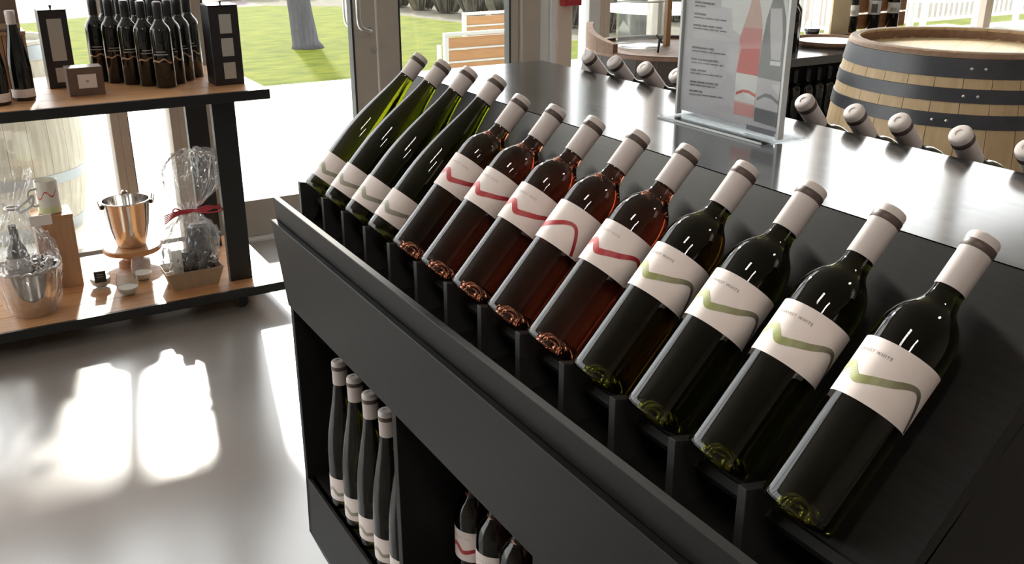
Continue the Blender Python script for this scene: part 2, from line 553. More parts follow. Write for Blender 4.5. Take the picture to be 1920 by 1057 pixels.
# dividing fins
FX, FZ = 0.590, 0.945
TZ = 0.860                                             # tray floor
fin_poly = [(FX, TZ), (FX, FZ), (FX + 0.20 * CA, FZ + 0.20 * SA), (FX + 0.25 * CA, FZ + 0.20 * SA - 0.02), (PX + 0.03, PZ), (PX + 0.03, TZ)]
fin_poly = [(FX, TZ), (FX, FZ), (PX + 0.02 * CA, PZ + 0.02 * SA + 0.006), (PX + 0.03, TZ)]
fme = prism_me(fin_poly, -0.006, 0.006, bev=0.0006)
for i in range(13):
    y = Y13 + PITCHB * (12.5 - i)
    if i == 0:
        y = YB - 0.012
    o = link('divider_fin', fme, 'fin', stand)
    o.location = (0, y, 0)
box('tray_floor', (0.550, 0.80, YA, YB, TZ - 0.018, TZ), 'black', stand)
box('tray_floor', (2 * CX - 0.80, 2 * CX - 0.550, YA, YB, TZ - 0.018, TZ), 'black', stand)
lip = [(0.537, 0.9165), (0.550, 0.9165), (0.556, 0.842), (0.543, 0.842)]
prism('tray_lip', lip, YA, YB, 'black', stand, bev=0.001)
prism('tray_lip', mir(lip), YA, YB, 'black', stand, bev=0.001)
fp = [(0.519, 0.8745), (0.533, 0.8745), (0.565, 0.676), (0.551, 0.676)]
fp = [(0.528, 0.8705), (0.5395, 0.8705), (0.566, 0.676), (0.549, 0.676)]
prism('front_panel', fp, YA, YB, 'black', stand, bev=0.001)
prism('front_panel', mir(fp), YA, YB, 'black', stand, bev=0.001)
box('rail_spacer', (0.560, 0.60, YA, YB, 0.676, 0.842), 'black', stand)
# lower carcass
SFZ = 0.252
endp = [(0.553, 0.842), (0.553, SFZ), (0.550, 0.10), (0.581, 0.012), (2 * CX - 0.581, 0.012), (2 * CX - 0.550, 0.10), (2 * CX - 0.553, SFZ), (2 * CX - 0.553, 0.842)]
prism('end_panel', endp, YB - 0.018, YB, 'black', stand, bev=0.001)
prism('end_panel', endp, YA, YA + 0.018, 'black', stand, bev=0.001)
cap = [(FX, TZ), (FX, FZ), (TOPX0 + 0.004, TOPZ - 0.004), (TOPX1 - 0.004, TOPZ - 0.004), (2 * CX - FX, FZ), (2 * CX - FX, TZ)]
capi = [(0.600, 0.842), (PX + 0.012, PZ - 0.004), (TOPX0 + 0.016, TOPZ - 0.024), (TOPX1 - 0.016, TOPZ - 0.024), (2 * CX - PX - 0.012, PZ - 0.004), (2 * CX - 0.600, 0.842)]
prism('gable_panel', capi, YB - 0.018, YB, 'black', stand, bev=0.001)
prism('gable_panel', capi, YA, YA + 0.018, 'black', stand, bev=0.001)
box('shelf_floor', (0.560, 2 * CX - 0.560, YA + 0.018, YB - 0.018, SFZ - 0.020, SFZ), 'black', stand)
kick = [(0.553, SFZ), (0.570, SFZ), (0.567, 0.10), (0.598, 0.012), (0.581, 0.012), (0.550, 0.10)]
prism('kick_board', kick, YA, YB, 'black', stand, bev=0.0008)
prism('kick_board', mir(kick), YA, YB, 'black', stand, bev=0.0008)
box('core_panel', (CX - 0.012, CX + 0.012, YA + 0.018, YB - 0.018, SFZ, 0.842), 'black', stand)
for y in (1.345, 0.885):
    box('compartment_divider', (0.558, CX - 0.012, y - 0.009, y + 0.009, SFZ, 0.70), 'black', stand, 0.0008)
    box('compartment_divider', (CX + 0.012, 2 * CX - 0.558, y - 0.009, y + 0.009, SFZ, 0.70), 'black', stand, 0.0008)
for x in (0.66, 2 * CX - 0.66):
    for y in (YA + 0.15, YB - 0.15):
        box('foot', (x - 0.03, x + 0.03, y - 0.03, y + 0.03, 0.0, SFZ - 0.02), 'black', stand)

# ------------------------------------------------------------------ bottles
BORD = [(0.0, 0.020), (0.014, 0.018), (0.026, 0.006), (0.031, 0.0), (0.0350, 0.0012), (0.0372, 0.005), (0.0375, 0.010), (0.0375, 0.189), (0.0372, 0.199), (0.0358, 0.209), (0.0331, 0.218), (0.0290, 0.226), (0.0240, 0.2325), (0.0194, 0.238), (0.0166, 0.244), (0.0152, 0.251), (0.0146, 0.262), (0.0143, 0.319), (0.0, 0.319)]
HOCK = [(0.0, 0.012), (0.014, 0.011), (0.026, 0.004), (0.031, 0.0), (0.0350, 0.0012), (0.0368, 0.005), (0.0372, 0.010), (0.0372, 0.115), (0.0368, 0.135), (0.0352, 0.158), (0.0325, 0.182), (0.0287, 0.206), (0.0245, 0.230), (0.0208, 0.250), (0.0180, 0.268), (0.0160, 0.285), (0.0150, 0.300), (0.0146, 0.342), (0.0, 0.342)]


def cap_prof(z0, z1, r=0.0158):
    return [(r - 0.0004, z0), (r, z0 + 0.001), (r, z1 - 0.0235), (r + 0.0004, z1 - 0.0225), (r + 0.0004, z1 - 0.0035), (r - 0.0008, z1 - 0.001), (r - 0.003, z1), (0.006, z1), (0.0055, z1 - 0.0006), (0, z1 - 0.0006)]


def patch_me(r, a0, a1, z0, z1, n=28):
    v, f = [], []
    for k in range(n + 1):
        a = R(a0 + (a1 - a0) * k / n)
        for z in (z0, z1):
            v.append((r * math.cos(a), r * math.sin(a), z))
    for k in range(n):
        f.append((2 * k, 2 * k + 2, 2 * k + 3, 2 * k + 1))
    me = pyd('m', v, f)
    for p in me.polygons:
        p.use_smooth = True
    return me


RIDGE = [(-20, 0.30), (2, 0.34), (18, 0.42), (32, 0.49), (42, 0.42), (54, 0.30), (66, 0.31), (80, 0.36), (102, 0.45), (122, 0.56), (136, 0.60), (147, 0.56), (156, 0.42), (165, 0.20), (171, 0.02)]


def stripe_me(r, z0, z1, cols, width=0.0088, off=0.0):
    pts = smooth_pts([(a, z0 + (z1 - z0) * h) for a, h in RIDGE], 4)
    v, f, c = [], [], []
    L = len(pts)
    for i, (a, z) in enumerate(pts):
        a0, za = pts[max(i - 1, 0)]
        a1, zb = pts[min(i + 1, L - 1)]
        t = Vector((R(a1 - a0) * r, zb - za)).normalized()
        n = Vector((-t.y, t.x))
        s = i / (L - 1)
        wd = width * (0.55 + 0.45 * math.sin(math.pi * min(1, s * 1.25 + 0.1))) * 0.5
        for sg in (-1, 1):
            zz = min(max(z + sg * n.y * wd, z0), z1)
            aa = R(a) + sg * n.x * wd / r
            v.append((r * math.cos(aa), r * math.sin(aa), zz))
            k = s * (len(cols) - 1)
            j = min(int(k), len(cols) - 2)
            c.append([cols[j][q] * (1 - k + j) + cols[j + 1][q] * (k - j) for q in range(3)] + [1])
    for i in range(L - 1):
        f.append((2 * i, 2 * i + 2, 2 * i + 3, 2 * i + 1))
    me = pyd('m', v, f)
    at = me.color_attributes.new('Col', 'FLOAT_COLOR', 'POINT')
    for i, q in enumerate(c):
        at.data[i].color = q
    return me


def text_me(txt, size, spacing=1.25):
    cu = bpy.data.curves.new('t', 'FONT')
    cu.body = txt
    cu.size = size
    cu.space_character = spacing
    cu.align_x = 'LEFT'
    cu.resolution_u = 2
    o = bpy.data.objects.new('t', cu)
    COL.objects.link(o)
    bpy.context.view_layer.update()
    dg = bpy.context.evaluated_depsgraph_get()
    me = bpy.data.meshes.new_from_object(o.evaluated_get(dg))
    bpy.data.objects.remove(o)
    bpy.data.curves.remove(cu)
    me.materials.clear()
    return me


def wrap(me, r, a0, z):
    for v in me.vertices:
        a = R(a0) + v.co.x / r
        v.co = (r * math.cos(a), r * math.sin(a), z + v.co.y)
    me.update()
    return me


def make_bottle(name, prof, glass, cap_z, lab, cols, text=None, ink='ink', label_mat='paper', seg=40, cap='capsule', band='capband', capr=0.0158):
    t = empty(name, (0, 0, 0), False)
    g = lathe('glass', prof, glass, t, seg, sharp=60)
    c = lathe('capsule', cap_prof(cap_z[0], cap_z[1], capr), cap, t, 28, sharp=50)
    z1 = cap_z[1]
    if band:
        lathe('capsule_band', [(capr + 0.0006, z1 - 0.0185), (capr + 0.0009, z1 - 0.018), (capr + 0.0009, z1 - 0.0105), (capr + 0.0006, z1 - 0.010)], band, c, 28, sharp=0)
    rr = max(p[0] for p in prof)
    if lab:
        l = link('label', patch_me(rr + 0.00025, -28, 196, lab[0], lab[1]), label_mat, t)
        link('label_stripe', stripe_me(rr + 0.0005, lab[0], lab[1], cols), 'stripe', l)
        if text:
            link('label_text', wrap(text_me(text, 0.0046), rr + 0.0005, 24, lab[0] + (lab[1] - lab[0]) * 0.74), ink, l)
    return t


GREEN = [(0.55, 0.60, 0.42), (0.50, 0.55, 0.30), (0.30, 0.33, 0.12), (0.26, 0.27, 0.11), (0.20, 0.19, 0.13), (0.12, 0.11, 0.10), (0.09, 0.085, 0.08)]
GREY = [(0.50, 0.50, 0.42), (0.36, 0.36, 0.28), (0.28, 0.27, 0.21), (0.26, 0.24, 0.20), (0.2, 0.18, 0.16)]
REDC = [(0.60, 0.22, 0.22), (0.52, 0.08, 0.09), (0.42, 0.035, 0.045), (0.38, 0.03, 0.04), (0.28, 0.02, 0.03)]
hock0 = make_bottle('riesling_bottle', HOCK, 'g_hock', (0.291, 0.343), (0.024, 0.078), GREY)
rose0 = make_bottle('rose_wine_bottle', BORD, 'g_rose', (0.258, 0.320), (0.118, 0.180), REDC, 'HARVEST ROSE', 'inkpale')
white0 = make_bottle('white_wine_bottle', BORD, 'g_white', (0.258, 0.320), (0.118, 0.180), GREEN, 'HARVEST WHITE', 'ink')
protos = {'h': hock0, 'r': rose0, 'w': white0}
used = set()


def bottle(kind):
    p = protos[kind]
    if kind not in used:
        used.add(kind)
        return p
    return copy_tree(p)


ORD = ['first', 'second', 'third', 'fourth', 'fifth', 'sixth', 'seventh', 'eighth', 'ninth']
ez = Vector((CA, 0, SA))
ex = Vector((SA, 0, -CA))
ey = Vector((0, 1, 0))
BASIS = Matrix((ex, ey, ez)).transposed()


def lay(o, base, basis, spin):
    m = basis @ Matrix.Rotation(spin, 3, 'Z')
    o.location = base
    o.rotation_euler = m.to_euler()


spins = [4, -3, 2, 0, 2, -6, 3, -52, -4, -8, 0, 3, -6]
front_labels = []
for i in range(4):
    front_labels.append(['slender green riesling bottle at the far end of the sloping rack, nearest the door', 'slender green riesling bottle in the rack, second from the far end', 'slender green riesling bottle in the rack, third from the far end', 'slender green riesling bottle in the rack, right beside the first rose bottle'][i])
for i in range(5):
    front_labels.append(['rose bottle with red-ridged label beside the slender green bottles', 'second rose bottle in the rack from the green bottles', 'middle one of the five rose bottles lying in the rack', 'rose bottle turned so its red line falls down the label', 'nearest rose bottle in the rack, beside the dark white-wine bottles'][i])
for i in range(4):
    front_labels.append(['dark white-wine bottle with green-ridged label next to the last rose', 'dark white-wine bottle in the rack, third from the near end', 'dark white-wine bottle in the rack, second from the near end', 'dark white-wine bottle with green-ridged label at the near end of the rack'][i])
for i in range(13):
    k = 'h' if i < 4 else ('r' if i < 9 else 'w')
    o = bottle(k)
    b = Vector((XB, Y13 + PITCHB * (12 - i), ZB))
    v = cam_o.location - b
    az = math.atan2(v.dot(ey), v.dot(ex))
    lay(o, b, BASIS, az - math.pi / 2 + R(spins[i]))
    tag(o, front_labels[i], 'wine bottle', 'bottles lying in the sloping front rack')

# bottles on the far slope: their capsules look over the top
BASIS2 = Matrix((Vector((-SA, 0, -CA)), Vector((0, -1, 0)), Vector((-CA, 0, SA)))).transposed()
back_y = [1.735, 1.640, 1.538, 1.438, 1.112, 1.010, 0.925, 0.822, 0.722]
back_lab = ['wine bottle behind the stand top, capsule farthest from the camera near the window', 'wine bottle behind the stand top, second capsule from the window end', 'wine bottle behind the stand top, third capsule from the window end', 'wine bottle behind the stand top, half hidden by the left edge of the sign',
            'wine bottle behind the stand top, capsule just right of the sign', 'wine bottle behind the stand top, second capsule right of the sign', 'wine bottle behind the stand top, third capsule right of the sign', 'wine bottle behind the stand top, fourth capsule right of the sign, before the barrel', 'wine bottle behind the stand top, cut by the right edge of the photo']
for y, lb_ in zip(back_y, back_lab):
    o = bottle('w')
    lay(o, Vector((2 * CX - XB, y, ZB)), BASIS2, R(random.uniform(-10, 10) + 60))
    tag(o, lb_, 'wine bottle', 'bottles lying in the rear rack')

# standing bottles in the lower compartments
for i, y in enumerate((1.725, 1.640, 1.560, 1.480, 1.403)):
    o = bottle('h')
    o.location = (0.600, y, SFZ)
    v = cam_o.location - o.location
    o.rotation_euler = (0, 0, math.atan2(v.y, v.x) - math.pi / 2 + R(random.uniform(-6, 6)))
    tag(o, 'slender dark bottle standing in the lower compartment, %s' % ['at the far end panel', 'second from the far end', 'middle one of five', 'fourth from the far end', 'against the divider, partly hidden'][i], 'wine bottle', 'slender bottles in the lower compartment')
for i, (x, y) in enumerate(((0.684, 1.292), (0.684, 1.212), (0.684, 1.132), (0.684, 1.052))):
    o = bottle('r')
    o.location = (x, y, SFZ)
    v = cam_o.location - o.location
    o.rotation_euler = (0, 0, math.atan2(v.y, v.x) - math.pi / 2 + R(random.uniform(-6, 6)))
    tag(o, 'rose bottle standing in the lower compartment, %s' % ['nearest the divider board', 'second from the divider board', 'third from the divider board', 'last one before the picture edge'][i], 'wine bottle', 'rose bottles in the lower compartment')

# ------------------------------------------------------------------ acrylic sign on the top
SX, SY0, SY1, SZ0, SZ1 = 1.044, 0.997, 1.227, TOPZ + 0.0005, 1.470
sg = empty('sign_holder', (SX, (SY0 + SY1) / 2, TOPZ))
tag(sg, 'clear acrylic menu stand with wine list poster on the stand top', 'sign')
box('acrylic_base', (SX - 0.040, SX + 0.050, SY0 - 0.004, SY1 + 0.004, SZ0, SZ0 + 0.003), 'acrylic', sg, 0.0006)
box('acrylic_front', (SX - 0.0060, SX - 0.0035, SY0, SY1, SZ0 + 0.003, SZ1), 'acrylic', sg, 0.0004)
box('acrylic_back', (SX + 0.0020, SX + 0.0045, SY0, SY1, SZ0 + 0.003, SZ1), 'acrylic', sg, 0.0004)
for y in (SY0, SY1):
    box('acrylic_edge', (SX - 0.0061, SX + 0.0046, y - 0.0022, y + 0.0022, SZ0 + 0.003, SZ1), 'edge', sg)
box('acrylic_edge', (SX - 0.0408, SX - 0.0399, SY0 - 0.004, SY1 + 0.004, SZ0, SZ0 + 0.0032), 'edge', sg)
paper = box('poster', (SX - 0.0012, SX + 0.0012, SY0 + 0.004, SY1 - 0.004, SZ0 + 0.010, SZ1 - 0.003), 'sign_base', sg)
ZS = [0]


def prnt(name, zoom_pts, m):
    ZS[0] += 1
    x = SX - 0.0013 - 0.00006 * min(ZS[0], 17)
    pts = []
    for (a, b) in zoom_pts:
        p = px_on_x(1260 + a / 3.775, b / 3.775, x)
        pts.append((x, min(max(p[1], SY0 + 0.004), SY1 - 0.004), min(p[2], SZ1 - 0.004)))
    me = pyd('m', pts, [tuple(range(len(pts)))])
    me['w'] = 1
    return link(name, me, m, sg)


prnt('poster_print', [(345, -330), (840, -330), (845, 330), (490, 250), (430, 210), (420, 60), (350, 50)], 'sign_light')
prnt('poster_print', [(160, 60), (425, 60), (430, 215), (490, 250), (480, 300), (150, 270)], 'sign_mid')
prnt('printed_bottle', [(572, -330), (612, -330), (620, 0), (637, 110), (640, 210), (630, 320), (608, 540), (575, 838), (433, 800), (455, 510), (470, 360), (478, 270), (505, 190), (545, 80), (565, 0)], 'sign_pale')
prnt('printed_wine', [(510, 195), (640, 205), (632, 320), (625, 345), (490, 345), (478, 275)], 'sign_pink')
prnt('printed_wine', [(488, 345), (625, 345), (608, 540), (455, 512)], 'sign_red')
prnt('printed_label', [(455, 512), (610, 540), (580, 742), (440, 706)], 'sign_light')
prnt('printed_line', [(452, 650), (500, 632), (545, 640), (592, 668), (588, 690), (545, 662), (500, 652), (450, 672)], 'sign_red')
prnt('printed_wine', [(440, 720), (577, 752), (572, 838), (433, 802)], 'sign_pink')
prnt('printed_bottle', [(735, -330), (775, -330), (785, 0), (806, 130), (800, 300), (770, 580), (738, 905), (578, 855), (605, 545), (640, 300), (672, 130), (715, 0)], 'sign_grey')
prnt('printed_shine', [(700, 60), (780, 60), (785, 250), (765, 430), (700, 420), (695, 200)], 'sign_mid')
prnt('printed_shine', [(695, 430), (770, 440), (765, 470), (692, 460)], 'sign_light')
prnt('printed_label', [(604, 545), (770, 580), (745, 798), (585, 755)], 'sign_mid')
prnt('printed_line', [(600, 690), (660, 660), (700, 670), (755, 720), (752, 745), (700, 700), (655, 685), (598, 712)], 'sign_grey')
prnt('printed_shine', [(700, 600), (760, 605), (750, 680)], 'sign_light')
prnt('printed_wine', [(585, 765), (743, 803), (738, 905), (578, 855)], 'sign_dark')
prnt('printed_logo', [(527, 878), (727, 930), (722, 968), (523, 912)], 'sign_logo')
rows = [(163, 6, 300, 1), (163, 34, 238, 0), (158, 88, 240, 1), (156, 115, 392, 0), (152, 168, 352, 1), (150, 192, 386, 0), (142, 326, 292, 1), (140, 352, 374, 0), (137, 408, 328, 1), (135, 434, 352, 0), (132, 484, 240, 1), (131, 510, 352, 0), (127, 568, 322, 1), (125, 592, 302, 0), (122, 632, 212, 1), (120, 658, 352, 0)]
for (x0, y0, x1, bold) in rows:
    a = x0
    while a < x1 - 8:
        b_ = min(x1, a + random.uniform(26, 62))
        s = 0.125
        h = 13 if bold else 9
        ya, yb = y0 + (a - x0) * s, y0 + (b_ - x0) * s
        prnt('printed_text', [(a, ya), (b_, yb), (b_, yb + h), (a, ya + h)], 'sign_text')
        a = b_ + random.uniform(5, 9)

# ------------------------------------------------------------------ barrels
def barrel(name, c, z0, h, rh, rb, m_st, m_hp, hoops, label, cat='barrel', staves=28, head_m='oakhead', rim_m='oakrim', head_drop=0.035, rivet_az=None):
    e = empty(name, (c[0], c[1], z0))
    tag(e, label, cat)

    def rad(z):
        t = (z / h) * 2 - 1
        return rb - (rb - rh) * t * t
    N = 14
    zs = [h * k / N for k in range(N + 1)]
    for s in range(staves):
        a0, a1 = 2 * math.pi * s / staves + 0.0022, 2 * math.pi * (s + 1) / staves - 0.0022
        v, f = [], []
        for z in zs:
            r = rad(z)
            for rr_, q in ((r, a0), (r + 0.0006, (a0 + a1) / 2), (r, a1), (r - 0.027, a1), (r - 0.027, a0)):
                v.append((c[0] + rr_ * math.cos(q), c[1] + rr_ * math.sin(q), z0 + z))
        for k in range(N):
            for j in range(5):
                j2 = (j + 1) % 5
                f.append((k * 5 + j, k * 5 + j2, k * 5 + 5 + j2, k * 5 + 5 + j))
        f.append((4, 3, 2, 1, 0))
        t0 = N * 5
        f.append((t0, t0 + 1, t0 + 2, t0 + 3, t0 + 4))
        me = pyd('m', v, f)
        link('stave', me, m_st, e)
    lathe('rim', [(rh - 0.028, h - 0.012), (rh - 0.022, h + 0.001), (rh - 0.003, h + 0.001), (rh + 0.0024, h - 0.004), (rh + 0.0024 + (rad(h - 0.014) - rh), h - 0.014)], rim_m, e, 120, (c[0], c[1], z0))
    hr = rad(h - head_drop) - 0.020
    lathe('inner_chime', [(rad(h - head_drop) - 0.0285, h - head_drop), (rh - 0.0285, h - 0.008)], rim_m, e, 64, (c[0], c[1], z0), sharp=0)
    nb = 7                                             # head boards
    zt = z0 + h - head_drop
    for b in range(nb):
        y0_, y1_ = -hr + 2 * hr * b / nb + 0.0006, -hr + 2 * hr * (b + 1) / nb - 0.0006
        top = []
        for k in range(9):
            y = y0_ + (y1_ - y0_) * k / 8
            top.append((math.sqrt(max(hr * hr - y * y, 1e-9)), y))
        poly = top + [(-x, y) for x, y in top[::-1]]
        o = prism('head_board', [(x, y) for x, y in poly], 0, 0.018, head_m, None, 'z')
        o.parent = e
        o.matrix_parent_inverse = Matrix()
        o.rotation_euler = (0, 0, R(25))
        o.location = (0, 0, h - head_drop - 0.018)
    for (za, zb) in hoops:
        o = lathe('hoop', [(rad(za) + 0.0002, za), (rad(za) + 0.0028, za + 0.001), (rad(zb) + 0.0028, zb - 0.001), (rad(zb) + 0.0002, zb)], m_hp, e, 64, (c[0], c[1], z0), sharp=20)
        if rivet_az:
            for da in (-0.03, 0.07):
                az = rivet_az[hoops.index((za, zb)) % len(rivet_az)] + da
                zm = (za + zb) / 2
                rr_ = rad(zm) + 0.003
                rv = lathe('rivet', [(0.0045, 0), (0.004, 0.0016), (0.002, 0.0028), (0, 0.003)], 'rivet', None, 10)
                rv.parent = o
                rv.location = (c[0] + rr_ * math.cos(az), c[1] + rr_ * math.sin(az), z0 + zm)
                rv.rotation_euler = (0, math.pi / 2, az)
    return e


BC = (2.776, 1.915)
BH = 1.092
baz = math.atan2(-BC[1], -BC[0])
barrel('wine_barrel', BC, 0.0, BH, 0.345, 0.405, 'oak', 'hoop', [(BH - 0.070, BH - 0.016), (BH - 0.137, BH - 0.098), (BH - 0.208, BH - 0.168), (0.30, 0.345), (0.128, 0.17), (0.012, 0.085)],
       'big pale oak wine barrel with black hoops standing behind the display stand', staves=30, rivet_az=[baz + 0.10, baz + 0.07, baz - 0.12])

OBC = (0.19, 5.18)
barrel('outdoor_barrel', OBC, -0.01, 0.92, 0.30, 0.365, 'weathered', 'hoopgrey', [(0.84, 0.905), (0.60, 0.65), (0.27, 0.32), (0.015, 0.075)], 'weathered grey barrel standing on the patio outside the window', staves=24, head_m='weathered', rim_m='weathered')

DBC = (2.36, 2.82)
db = barrel('dark_barrel', DBC, 0.0, 1.0, 0.325, 0.38, 'darkoak', 'hoop', [(0.66, 0.70), (0.36, 0.40), (0.03, 0.09)], 'dark aged barrel used as a table, left of the sign behind the stand', staves=26, head_m='oakrim', rim_m='oakrim', head_drop=0.012)
# raised curved stave back on the left of its rim
v, f = [], []
K = 14
for k in range(K + 1):
    a = R(128 + 62 * k / K)
    zt = 1.0 + 0.085 * min(1, k / 2.0) * (1 - 0.65 * k / K)
    for r_, z_ in ((0.328, 0.99), (0.328, zt), (0.304, zt), (0.304, 0.99)):
        v.append((DBC[0] + r_ * math.cos(a), DBC[1] + r_ * math.sin(a), z_))
for k in range(K):
    for j in range(4):
        f.append((4 * k + j, 4 * k + (j + 1) % 4, 4 * k + 4 + (j + 1) % 4, 4 * k + 4 + j))
f += [(3, 2, 1, 0), (4 * K, 4 * K + 1, 4 * K + 2, 4 * K + 3)]
link('raised_rim', pyd('m', v, f), 'oakrim', db)


# things on the dark barrel
def jar(name, c, r, h, label):
    e = empty(name, c)
    tag(e, label, 'glass jar', 'clear glass jars on the dark barrel')
    lathe('jar_wall', [(0, 0.004), (r * 0.9, 0.004), (r, 0.012), (r, h), (r - 0.004, h), (r - 0.004, 0.014), (r * 0.88, 0.010), (0, 0.010)], 'thinglass', e, 36, c)
    tube('jar_rim', [(c[0] + (r - 0.002) * math.cos(a * math.pi / 16), c[1] + (r - 0.002) * math.sin(a * math.pi / 16), c[2] + h) for a in range(32)], 0.003, 'edge', e, 6, True)
    return e


jar('glass_jar', (2.262, 2.905, 0.989), 0.088, 0.17, 'wide clear glass jar on the dark barrel, nearest the red alarm post')
jar('glass_jar', (2.475, 2.80, 0.989), 0.075, 0.22, 'clear glass jar on the dark barrel, beside the edge of the sign')
tap = empty('drinks_tap', (2.245, 2.80, 0.99))
tag(tap, 'small dark tap sticking up in front of the wide glass jar', 'tap')
tube('spout', [(2.235, 2.76, 0.989), (2.237, 2.76, 1.012), (2.240, 2.76, 1.03), (2.247, 2.755, 1.04)], [0.004, 0.004, 0.0055, 0.003], 'blackmetal', tap)
tube('lever', [(2.226, 2.762, 1.052), (2.24, 2.76, 1.035), (2.252, 2.758, 1.022)], 0.003, 'blackmetal', tap)
post = box('timber_post', (2.372, 2.394, 2.885, 2.905, 0.989, 1.20), 'woodv', None, 0.001)
tag(post, 'thin upright timber strip standing between the two glass jars', 'timber post')

# red call point
rb_ = empty('fire_alarm', (2.88, WY - 0.06, 1.0))
tag(rb_, 'red fire alarm box mounted on the beige post', 'fire alarm')
box('housing', (2.845, 2.955, WY - 0.105, WY - 0.061, 1.005, 1.115), 'red', rb_, 0.003)
box('notice', (2.872, 2.945, WY - 0.1062, WY - 0.105, 1.035, 1.105), 'white', rb_)
for k in range(5):
    box('notice_line', (2.878, 2.938 - 0.008 * (k % 2), WY - 0.1068, WY - 0.1062, 1.043 + 0.012 * k, 1.047 + 0.012 * k), 'inkpale', rb_)

# ------------------------------------------------------------------ left display shelf
sh = empty('timber_display_shelf', (0.0, 3.85, 0))
tag(sh, 'two-tier timber display shelf with black steel frame on casters', 'shelf unit')
UY0, UY1, UZ = 3.50, 4.20, 0.855
LZ = 0.100
XL, XR = -1.05, 1.028
for k in range(5):
    y0 = UY0 + 0.012 + k * (UY1 - UY0 - 0.012) / 5
    box('top_plank', (XL, XR - 0.012, y0, y0 + (UY1 - UY0 - 0.012) / 5 - 0.0015, UZ - 0.03, UZ), 'wood', sh, 0.0012)
    box('bottom_plank', (XL, XR - 0.012, y0, y0 + (UY1 - UY0 - 0.012) / 5 - 0.0015, LZ - 0.028, LZ), 'wood', sh, 0.0012)
for z, nm in ((UZ, 'top_frame'), (LZ, 'bottom_frame')):
    box(nm, (XL - 0.012, XR, UY0, UY0 + 0.012, z - 0.036, z - 0.0005), 'blackmetal', sh, 0.001)
    box(nm, (XR - 0.012, XR, UY0 + 0.012, UY1, z - 0.036, z - 0.0005), 'blackmetal', sh, 0.001)
    box(nm, (XL - 0.012, XR, UY1, UY1 + 0.012, z - 0.036, z - 0.0005), 'blackmetal', sh, 0.001)
for x in (0.835, -0.93):
    box('post', (x, x + 0.085, 3.60, 3.635, LZ, UZ - 0.032), 'blackmetal', sh, 0.001)
    box('post', (x, x + 0.085, 4.06, 4.095, LZ, UZ - 0.032), 'blackmetal', sh, 0.001)


def caster(x, y):
    p = box('caster_plate', (x - 0.035, x + 0.035, y - 0.035, y + 0.035, LZ - 0.034, LZ - 0.029), 'blackmetal', sh)
    for s in (-1, 1):
        box('caster_fork', (x - 0.014, x + 0.014, y + s * 0.016 - 0.002, y + s * 0.016 + 0.002, 0.022, LZ - 0.034), 'blackmetal', p)
    wme = lathe_me([(0, -0.012), (0.020, -0.012), (0.026, -0.008), (0.026, 0.008), (0.020, 0.012), (0, 0.012)], 20)
    o = link('caster_wheel', wme, 'blackmetal', None)
    o.parent = p
    o.location = (x - sh.location.x, y - sh.location.y, 0.026)
    o.rotation_euler = (math.pi / 2, 0, 0)
    o.matrix_parent_inverse = Matrix.Translation(Vector((sh.location.x, sh.location.y, 0)))


for x in (0.86, -0.9):
    for y in (3.57, 4.12):
        caster(x, y)

# --- upper shelf: a block of black bottles
blk0 = empty('black_wine_bottle', (0, 0, 0), False)
prof_b = [(0, 0.0), (0.034, 0.0), (0.0375, 0.004), (0.0375, 0.195), (0.0365, 0.206), (0.032, 0.218), (0.022, 0.231), (0.0155, 0.240), (0.0145, 0.252), (0.0145, 0.300), (0, 0.300)]
gb = lathe('glass', prof_b, 'g_black', blk0, 24, sharp=60)
cb = lathe('capsule', cap_prof(0.245, 0.304, 0.0160), 'capdark', blk0, 20, sharp=50)
lathe('capsule_top', [(0, 0.3052), (0.0125, 0.3050), (0.0135, 0.3035)], 'capsule', cb, 20)
lme = patch_me(0.0380, -80, 80, 0, 1, 20)
pts = []
for k in range(21):
    a = R(-62 + 124 * k / 20)
    zc = 0.098 + 0.0045 * math.sin(k * 0.62) - 0.004 * math.cos(k * 0.31)
    pts += [(0.0379 * math.cos(a), 0.0379 * math.sin(a), zc - 0.0028), (0.0379 * math.cos(a), 0.0379 * math.sin(a), zc + 0.0028)]
link('foil_line', pyd('m', pts, [(2 * k, 2 * k + 2, 2 * k + 3, 2 * k + 1) for k in range(20)]), 'goldline', gb)
for zc, w_ in ((0.120, 40), (0.130, 28)):
    link('label_print', patch_me(0.0379, -w_, w_, zc, zc + 0.0028, 10), 'papergrey', gb)
first = True
for i in range(5):
    for j in range(4):
        x = 0.712 + 0.0815 * (i * -0.553 + j * 0.60)
        y = 3.735 + 0.0815 * (i * 0.833 + j * 0.80)
        if y > 4.15:
            continue
        o = blk0 if first else copy_tree(blk0)
        first = False
        o.location = (x, y, UZ)
        o.rotation_euler = (0, 0, math.atan2(-y, -x) + R(random.uniform(-14, 14)))
        if j == 0 and i == 0:
            lb_ = 'front black bottle of the block on the upper shelf'
        elif j == 0:
            lb_ = 'black bottle on the block\'s left edge, upper shelf, %s behind the front one' % ORD[i - 1]
        elif i == 0:
            lb_ = 'black bottle on the block\'s right edge, upper shelf, %s behind the front one' % ORD[j - 1]
        else:
            lb_ = 'black bottle inside the block on the upper shelf, behind the front bottles'
        tag(o, lb_, 'wine bottle', 'black bottles inside the block on the upper shelf')


